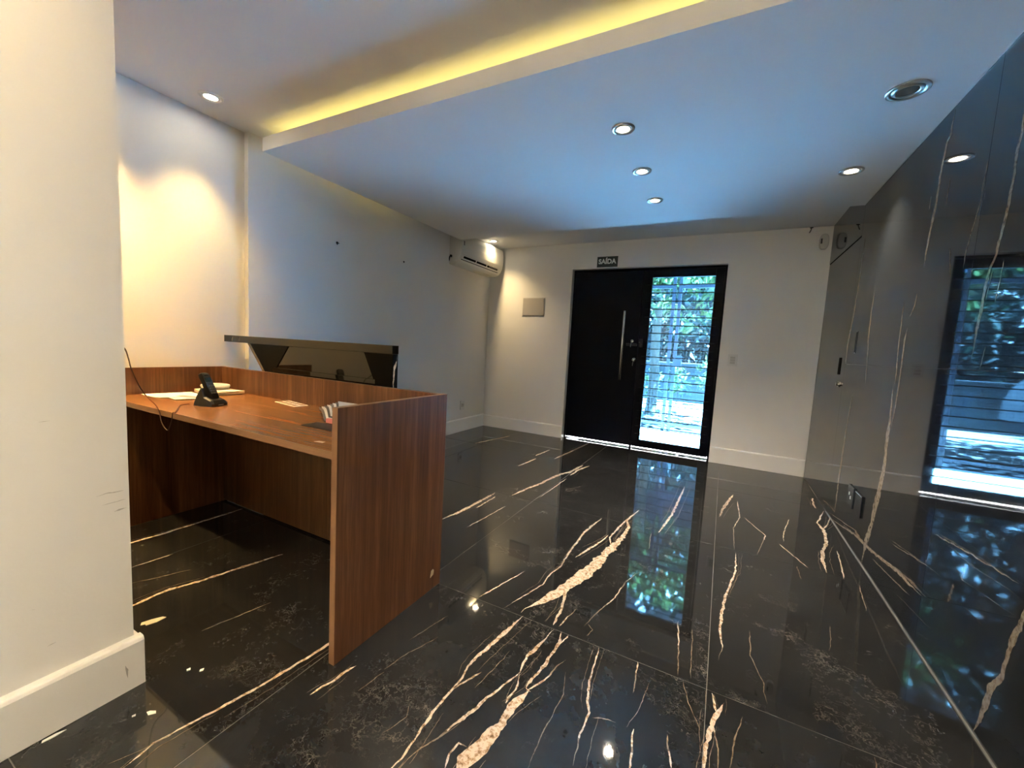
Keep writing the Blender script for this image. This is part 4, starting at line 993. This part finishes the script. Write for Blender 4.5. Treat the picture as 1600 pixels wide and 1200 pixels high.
# two black plates on the marble
b1 = empty('power_outlet', (XR, 3.228, 0.30), 'black double outlet plate on the marble wall nearer the hidden door', 'outlet', 'black outlet plates on the marble wall')
boxo('plate', XR - 0.009, XR - 0.0003, 3.168, 3.288, 0.232, 0.362, simple('outlet_black', (0.020, 0.026, 0.034), 0.25), b1, bevel=0.002)
for k, (yy, zz) in enumerate(((3.245, 0.31), (3.215, 0.29))):
    boxo('socket_mark', XR - 0.0105, XR - 0.0085, yy - 0.006, yy + 0.006, zz - 0.009, zz + 0.009, simple('mark_grey%d' % k, (0.40, 0.44, 0.46), 0.5), b1)
b2 = empty('blank_plate', (XR, 3.07, 0.30), 'plain black blank plate on the marble wall nearer the viewer', 'plate', 'black outlet plates on the marble wall')
boxo('plate', XR - 0.009, XR - 0.0003, 3.000, 3.128, 0.232, 0.362, simple('outlet_black2', (0.012, 0.013, 0.018), 0.2), b2, bevel=0.002)
boxo('plate_edge', XR - 0.0105, XR - 0.0085, 3.004, 3.124, 0.355, 0.360, simple('edge_grey', (0.10, 0.11, 0.12), 0.3), b2)

# wall plugs left in the paint of the left wall
for (y, z, s, lab) in ((2.307, 1.874, 0.010, 'black wall plug nearer the marble counter on the grey wall'), (3.074, 1.883, 0.007, 'small black wall plug nearer the air conditioner on the grey wall')):
    bm = bmesh.new()
    lathe(bm, [(0.0, 0.007), (s * 0.5, 0.007), (s, 0.004), (s * 1.1, 0.0003)], 12, center=(XL2, y, z), mat=Matrix.Rotation(math.pi / 2, 3, 'Y'))
    box(bm, XL2 + 0.001, XL2 + 0.006, y + s * 0.6, y + s * 1.7, z - s * 0.25, z + s * 0.25)
    box(bm, XL2 + 0.001, XL2 + 0.005, y - s * 0.25, y + s * 0.25, z - s * 1.6, z - s * 0.6)
    tag(mesh_obj('wall_plug', bm, DARKHOLE, None), lab, 'wall plug')

# -------------------------------------------------- paint flakes on the floor
FLAKE = simple('paint_flake', (0.62, 0.55, 0.40), 0.8, var=0.2, vscale=80)
FLAKEW = simple('paint_flake_white', (0.80, 0.80, 0.76), 0.7)
def flake(pts, label, mat, h=0.0022):
    bm = bmesh.new(); prism(bm, pts, 'z', 0.0002, h)
    for v in bm.verts:
        if v.co.z > 0.001: v.co.z += 0.0015 * noise.noise(Vector((v.co.x * 90, v.co.y * 90, 0)))
    tag(mesh_obj('paint_flake', bm, mat, None), label, 'paint flake')
flake([(-1.866, 0.660), (-1.852, 0.652), (-1.845, 0.663), (-1.835, 0.662), (-1.825, 0.690), (-1.828, 0.722), (-1.842, 0.716), (-1.856, 0.690)], 'largest cream paint flake on the dark floor beside the pillar end', FLAKE)
flake([(-1.523, 0.325), (-1.516, 0.322), (-1.512, 0.345), (-1.514, 0.368), (-1.521, 0.350)], 'long thin white paint flake on the floor against the pillar baseboard', FLAKEW)
flake([(-1.441, 0.657), (-1.435, 0.652), (-1.430, 0.660), (-1.437, 0.667)], 'small white paint fleck on the floor between desk and pillar', FLAKEW)
flake([(-1.418, 0.474), (-1.413, 0.472), (-1.410, 0.479), (-1.416, 0.482)], 'tiny white paint fleck on the floor in front of the baseboard corner', FLAKEW)
flake([(-1.398, 0.500), (-1.383, 0.498), (-1.372, 0.512), (-1.380, 0.515), (-1.394, 0.507)], 'slim white paint shaving on the floor in front of the pillar corner', FLAKEW)
flake([(-1.478, 0.635), (-1.471, 0.632), (-1.467, 0.641), (-1.475, 0.645)], 'pinhead white paint fleck on the floor just behind the pillar end', FLAKEW)

# =================================================================== OUTDOORS
def ext(name, bm, mat, **k): return mesh_obj(name, bm, mat, **k)
PAVE = simple('sunlit_concrete', (0.624, 0.624, 0.608), 0.9, bump=0.3, bscale=30, var=0.08, vscale=2)
ASPH = simple('street_concrete', (0.234, 0.234, 0.2295), 0.9, var=0.10, vscale=1.2)
SHADESTRIP = simple('painted_shade_strip', (0.01103, 0.01418, 0.01733), 0.9, var=0.2, vscale=4)  # ground strip coloured dark bluish to stand for the shade behind the gate
bm = bmesh.new(); box(bm, XR + 0.16, 9, -12, YB + 0.16, -0.14, -0.012); tag(ext('fill_ground', bm, simple('fill_ground_tiles', (0.36, 0.27, 0.17), 0.9, var=0.08, vscale=2)), kind='structure')  # unseen courtyard ground, added to bounce sun in through the added window
bm = bmesh.new(); box(bm, -12, 8, YB + 0.161, 6.36, -0.14, -0.012); tag(ext('ground_1', bm, PAVE), kind='structure')
bm = bmesh.new(); box(bm, -12, 8, 6.36, 7.5, -0.16, -0.020); tag(ext('ground_2', bm, SHADESTRIP), kind='structure')
bm = bmesh.new(); box(bm, -14, 10, 7.5, 10.9, -0.16, -0.022); tag(ext('ground_3', bm, ASPH), kind='structure')

# wire mesh gate
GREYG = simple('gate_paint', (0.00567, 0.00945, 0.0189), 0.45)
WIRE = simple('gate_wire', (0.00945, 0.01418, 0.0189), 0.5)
gate = empty('wire_gate', (-0.7, 6.45, 0), 'grey metal gate of square wire mesh beyond the glass door', 'gate')
gz0, gz1 = 0.10, 2.15
for x in (-2.30, -0.745, -0.660, 0.80):
    boxo('gate_post', x - 0.022, x + 0.022, 6.43, 6.475, -0.02, 2.30, GREYG, gate, bevel=0.003)
for a, b in ((-2.278, -0.767), (-0.638, 0.778)):
    boxo('gate_rail', a, b, 6.435, 6.470, gz0 - 0.03, gz0 + 0.01, GREYG, gate, bevel=0.002)
    boxo('gate_rail', a, b, 6.435, 6.470, gz1 - 0.05, gz1 + 0.0, GREYG, gate, bevel=0.002)
    bm = bmesh.new()
    n = int((b - a) / 0.045)
    for k in range(1, n):
        x = a + (b - a) * k / n
        box(bm, x - 0.0016, x + 0.0016, 6.451, 6.4542, gz0, gz1 - 0.04)
    m_ = int((gz1 - gz0) / 0.045)
    for k in range(1, m_):
        z = gz0 + (gz1 - gz0) * k / m_
        box(bm, a, b, 6.4545, 6.4577, z - 0.0016, z + 0.0016)
    o = mesh_obj('wire_mesh', bm, WIRE, gate); o['kind'] = 'stuff'
boxo('lock_box', -0.640, -0.560, 6.42, 6.435, 0.95, 1.12, GREYG, gate, bevel=0.003)

# painted low wall across the street, hedge behind
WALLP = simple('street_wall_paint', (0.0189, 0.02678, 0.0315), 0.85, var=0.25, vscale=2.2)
sw_ = empty('street_wall', (-1.0, 11.0, 0), 'low painted boundary wall across the street', 'wall')
boxo('wall_body', -7.0, 3.0, 10.9, 11.05, -0.1, 0.90, WALLP, sw_)
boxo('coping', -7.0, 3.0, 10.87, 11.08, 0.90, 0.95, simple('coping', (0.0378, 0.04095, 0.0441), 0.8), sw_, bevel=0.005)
bm = bmesh.new()
rg = random.Random(5)
for k in range(26):       # sprayed scrawls on the wall
    x0_ = -2.6 + rg.random() * 3.0; z0_ = 0.22 + rg.random() * 0.5
    pts_ = [(x0_ + 0.10 * math.sin(2.1 * q + k), z0_ + 0.13 * math.sin(1.3 * q + 2 * k), 26) for q in range(6)]
    ribbon(bm, pts_, lambda a, b: (a, 10.896, b), seed=500 + k, step=0.03)
mesh_obj('spray_scrawl', bm, simple('spray_paint', (0.03, 0.06, 0.10), 0.8), sw_)['label'] = 'dark sprayed scrawls'

# house across the street with a grille window
hs = empty('house', (-0.5, 12.6, 0), 'pale house with a white window grille behind the low wall', 'house')
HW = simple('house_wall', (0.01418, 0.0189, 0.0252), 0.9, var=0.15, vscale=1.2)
boxo('facade', -2.2, 4.0, 12.6, 13.0, -0.1, 4.2, HW, hs)
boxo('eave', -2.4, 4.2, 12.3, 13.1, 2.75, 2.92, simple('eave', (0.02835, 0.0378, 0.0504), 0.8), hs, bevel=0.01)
boxo('window_recess', -1.15, -0.30, 12.585, 12.60, 1.55, 2.40, simple('dark_pane', (0.03, 0.045, 0.06), 0.2), hs)
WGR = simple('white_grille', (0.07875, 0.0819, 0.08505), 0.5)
gr = boxo('grille_frame', -1.18, -0.27, 12.53, 12.565, 1.50, 1.555, WGR, hs)
for k in range(10): boxo('grille_bar', -1.165 + k * 0.096, -1.145 + k * 0.096, 12.54, 12.56, 1.52, 2.42, WGR, hs)
for k in range(9): boxo('grille_bar', -1.17, -0.28, 12.545, 12.565, 1.60 + k * 0.096, 1.62 + k * 0.096, WGR, hs)
boxo('awning', -0.55, 0.8, 12.1, 12.6, 2.02, 2.10, simple('awning', (0.063, 0.0693, 0.0756), 0.7), hs, bevel=0.004)

# trees and hedge
LEAFS = []
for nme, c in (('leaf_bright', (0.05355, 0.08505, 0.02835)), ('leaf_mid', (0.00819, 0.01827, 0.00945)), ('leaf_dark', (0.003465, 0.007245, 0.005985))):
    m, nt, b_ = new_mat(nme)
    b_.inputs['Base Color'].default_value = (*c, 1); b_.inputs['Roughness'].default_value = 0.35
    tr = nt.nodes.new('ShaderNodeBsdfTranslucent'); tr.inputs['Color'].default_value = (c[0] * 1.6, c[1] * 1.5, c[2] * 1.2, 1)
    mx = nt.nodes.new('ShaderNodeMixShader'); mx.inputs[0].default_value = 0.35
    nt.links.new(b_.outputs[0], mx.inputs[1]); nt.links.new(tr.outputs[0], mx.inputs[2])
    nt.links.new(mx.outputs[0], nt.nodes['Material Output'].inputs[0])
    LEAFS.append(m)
def leaves(bm, n, c, r, size, rng, droop=0.5):
    for k in range(n):
        while True:
            p = Vector((rng.uniform(-1, 1), rng.uniform(-1, 1), rng.uniform(-1, 1)))
            if p.length < 1: break
        p = Vector((c[0] + p.x * r[0], c[1] + p.y * r[1], c[2] + p.z * r[2]))
        d = Vector((rng.uniform(-1, 1), rng.uniform(-1, 1), rng.uniform(-1, 0.6) - droop)).normalized()
        s = d.cross(Vector((rng.uniform(-1, 1), rng.uniform(-1, 1), rng.uniform(-0.3, 1)))).normalized()
        L_ = size * rng.uniform(0.7, 1.3); w = L_ * 0.24
        up = d.cross(s) * (L_ * 0.06)
        v = [bm.verts.new(q) for q in (p, p + d * L_ * 0.4 + s * w + up, p + d * L_, p + d * L_ * 0.4 - s * w + up, p + d * L_ * 0.45)]
        bm.faces.new((v[0], v[1], v[4])); bm.faces.new((v[1], v[2], v[4])); bm.faces.new((v[2], v[3], v[4])); bm.faces.new((v[3], v[0], v[4]))
BARK = simple('bark', (0.04095, 0.0315, 0.02048), 0.9, bump=0.6, bscale=20, var=0.25, vscale=9)
tr1 = empty('street_tree', (-1.16, 7.95, 0), 'leafy tree with pale trunk seen through the glass door', 'tree')
bm = bmesh.new()
tube(bm, smooth_path([(-1.16, 7.95, -0.05), (-1.14, 7.95, 0.6), (-1.17, 7.96, 1.3), (-1.15, 7.94, 2.1), (-1.05, 7.9, 2.9), (-0.9, 7.8, 3.6)], 4), [0.10 - 0.0022 * k for k in range(21)], 10)
tube(bm, smooth_path([(-1.15, 7.94, 2.1), (-1.5, 7.7, 2.7), (-2.0, 7.4, 3.2)], 5), 0.035, 8)
tube(bm, smooth_path([(-1.12, 7.93, 2.3), (-0.6, 7.6, 2.75), (0.1, 7.3, 3.0)], 5), 0.030, 8)
mesh_obj('trunk', bm, BARK, tr1, smooth=True)
rg = random.Random(11)
for mi, cl in ((0, [(-0.55, 7.0, 2.60, 0.75, 0.6, 0.42, 420), (0.25, 7.1, 2.65, 0.6, 0.5, 0.45, 300), (-1.1, 7.3, 2.5, 0.5, 0.4, 0.40, 160), (-0.30, 7.2, 2.05, 0.25, 0.2, 0.22, 40), (-0.95, 7.1, 1.95, 0.28, 0.2, 0.18, 40), (-0.6, 7.0, 1.70, 0.22, 0.2, 0.14, 18)]),
               (1, [(-0.7, 7.6, 2.75, 1.2, 0.8, 0.6, 700), (-2.2, 7.6, 2.9, 1.4, 0.9, 0.7, 500), (0.8, 7.6, 2.9, 1.0, 0.8, 0.6, 400)]),
               (2, [(-0.9, 8.4, 3.2, 2.2, 1.0, 0.9, 1500), (-3.6, 8.2, 3.1, 1.8, 1.2, 0.9, 1200)])):
    bm = bmesh.new()
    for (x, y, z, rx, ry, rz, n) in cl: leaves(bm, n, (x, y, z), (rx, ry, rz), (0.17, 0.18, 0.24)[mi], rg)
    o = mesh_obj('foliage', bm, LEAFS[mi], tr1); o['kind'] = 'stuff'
hd = empty('hedge', (-3.0, 11.8, 0), 'dense dark hedge behind the low street wall', 'hedge')
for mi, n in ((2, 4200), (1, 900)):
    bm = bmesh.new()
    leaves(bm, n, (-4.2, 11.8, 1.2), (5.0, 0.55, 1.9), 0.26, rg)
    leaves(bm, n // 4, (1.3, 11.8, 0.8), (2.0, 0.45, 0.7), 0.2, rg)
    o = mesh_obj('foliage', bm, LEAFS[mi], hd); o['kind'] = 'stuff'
bm = bmesh.new()
for k in range(9): tube(bm, [(-8.2 + k * 1.25, 11.8, -0.05), (-8.1 + k * 1.25, 11.75, 1.2)], 0.05, 6)
mesh_obj('stem', bm, BARK, hd)['kind'] = 'stuff'
for k, (x, y, h, r, lab) in enumerate(((-11.5, 16.0, 6.5, 2.4, 'tall dark tree farthest left behind the hedge'), (-5.6, 16.0, 6.0, 2.3, 'tall dark tree standing behind the parked car'), (0.3, 17.0, 7.0, 2.4, 'tall dark tree rising behind the pale house'))):
    t = empty('background_tree', (x, y, 0), lab, 'tree', 'trees beyond the street')
    bm = bmesh.new(); tube(bm, [(x, y, -0.1), (x + 0.1, y, h * 0.35), (x, y, h * 0.7)], [0.2, 0.16, 0.1], 8); mesh_obj('trunk', bm, BARK, t, smooth=True)
    bm = bmesh.new(); leaves(bm, 1300, (x, y, h * 0.55), (r, r * 0.8, h * 0.5), 0.5, rg)
    mesh_obj('foliage', bm, LEAFS[2], t)['kind'] = 'stuff'
bm = bmesh.new(); box(bm, -30, 25, 10.9, 40, -0.3, -0.05); tag(ext('ground_4', bm, simple('earth', (0.021, 0.0252, 0.0168), 0.95)), kind='structure')

# plants along the foot of the low wall
for k, x in enumerate((-1.55, -0.95, -0.35)):
    t = empty('verge_plant', (x, 10.45, 0), ('leafy plant by the street wall nearest the tree trunk', 'leafy plant by the street wall between two others', 'leafy plant by the street wall behind the gate lock')[k], 'plant', 'plants by the street wall')
    bm = bmesh.new(); leaves(bm, 90, (x, 10.45, 0.45 + 0.1 * k), (0.24, 0.14, 0.36), 0.16, rg, droop=-0.3)
    mesh_obj('foliage', bm, LEAFS[0], t)['kind'] = 'stuff'
    bm = bmesh.new(); tube(bm, [(x, 10.45, -0.03), (x + 0.02, 10.45, 0.4)], 0.012, 6); mesh_obj('stem', bm, BARK, t)

# parked car, seen mirrored in the marble
CARX, CARY = -2.95, 9.0
car = empty('parked_car', (CARX - 2.0, CARY + 0.85, 0), 'dark grey hatchback parked across the street beyond the gate', 'car')
CARP = simple('car_paint', (0.02205, 0.0252, 0.02835), 0.25, spec=0.6)
bp = [(0.0, 0.30), (-0.02, 0.62), (-0.10, 0.86), (-0.22, 1.02), (-0.45, 1.36), (-0.75, 1.44), (-1.75, 1.45), (-2.35, 1.30), (-2.85, 0.98), (-3.65, 0.84), (-3.85, 0.62), (-3.88, 0.30),
      (-3.60, 0.24), (-3.55, 0.40), (-3.38, 0.56), (-3.15, 0.60), (-2.92, 0.56), (-2.75, 0.40), (-2.70, 0.22), (-1.15, 0.22), (-1.10, 0.40), (-0.93, 0.56), (-0.70, 0.60), (-0.47, 0.56), (-0.30, 0.40), (-0.25, 0.24)]
bm = bmesh.new(); prism(bm, [(CARX + p[0], p[1]) for p in bp], 'y', CARY, CARY + 1.68)
for v in bm.verts:
    if v.co.z > 0.95:
        f = (v.co.z - 0.95) / 0.5; v.co.y += (0.16 if v.co.y < CARY + 0.8 else -0.16) * f
mesh_obj('body', bm, CARP, car)
CGL = simple('car_glass', (0.012, 0.018, 0.022), 0.05)
for pts_ in ([(-0.52, 1.00), (-0.62, 1.30), (-1.28, 1.36), (-1.28, 1.00)], [(-1.36, 1.00), (-1.36, 1.36), (-1.75, 1.37), (-2.25, 1.24), (-2.62, 1.00)]):
    bm = bmesh.new(); prism(bm, [(CARX + p[0], p[1]) for p in pts_], 'y', CARY - 0.006, CARY + 0.02)
    for v in bm.verts: v.co.y += 0.16 * max(0, (v.co.z - 0.95)) / 0.5
    mesh_obj('side_window', bm, CGL, car)
for wx in (-0.70, -3.15):
    for wy in (CARY + 0.10, CARY + 1.58):
        bm = bmesh.new(); lathe(bm, [(0.0, -0.09), (0.29, -0.09), (0.31, -0.06), (0.31, 0.06), (0.29, 0.09), (0.0, 0.09)], 24, center=(CARX + wx, wy, 0.29), mat=Matrix.Rotation(math.pi / 2, 3, 'X'))
        w_o = mesh_obj('wheel', bm, simple('tyre', (0.015, 0.015, 0.015), 0.8) if 'tyre' not in bpy.data.materials else bpy.data.materials['tyre'], car, smooth=True, autosmooth=0.6)
        bm = bmesh.new(); lathe(bm, [(0.0, 0.10), (0.18, 0.095), (0.20, 0.085)], 20, center=(CARX + wx, wy, 0.29), mat=Matrix.Rotation(math.pi / 2 if wy < CARY + 0.8 else -math.pi / 2, 3, 'X'))
        mesh_obj('hub_cap', bm, SATIN, w_o, smooth=True)
boxo('door_handle', CARX - 1.42, CARX - 1.28, CARY - 0.02, CARY, 0.88, 0.91, CARP, car)
boxo('tail_light', CARX - 0.14, CARX - 0.02, CARY - 0.004, CARY + 0.1, 0.74, 0.92, simple('tail_red', (0.4, 0.02, 0.02), 0.2), car)
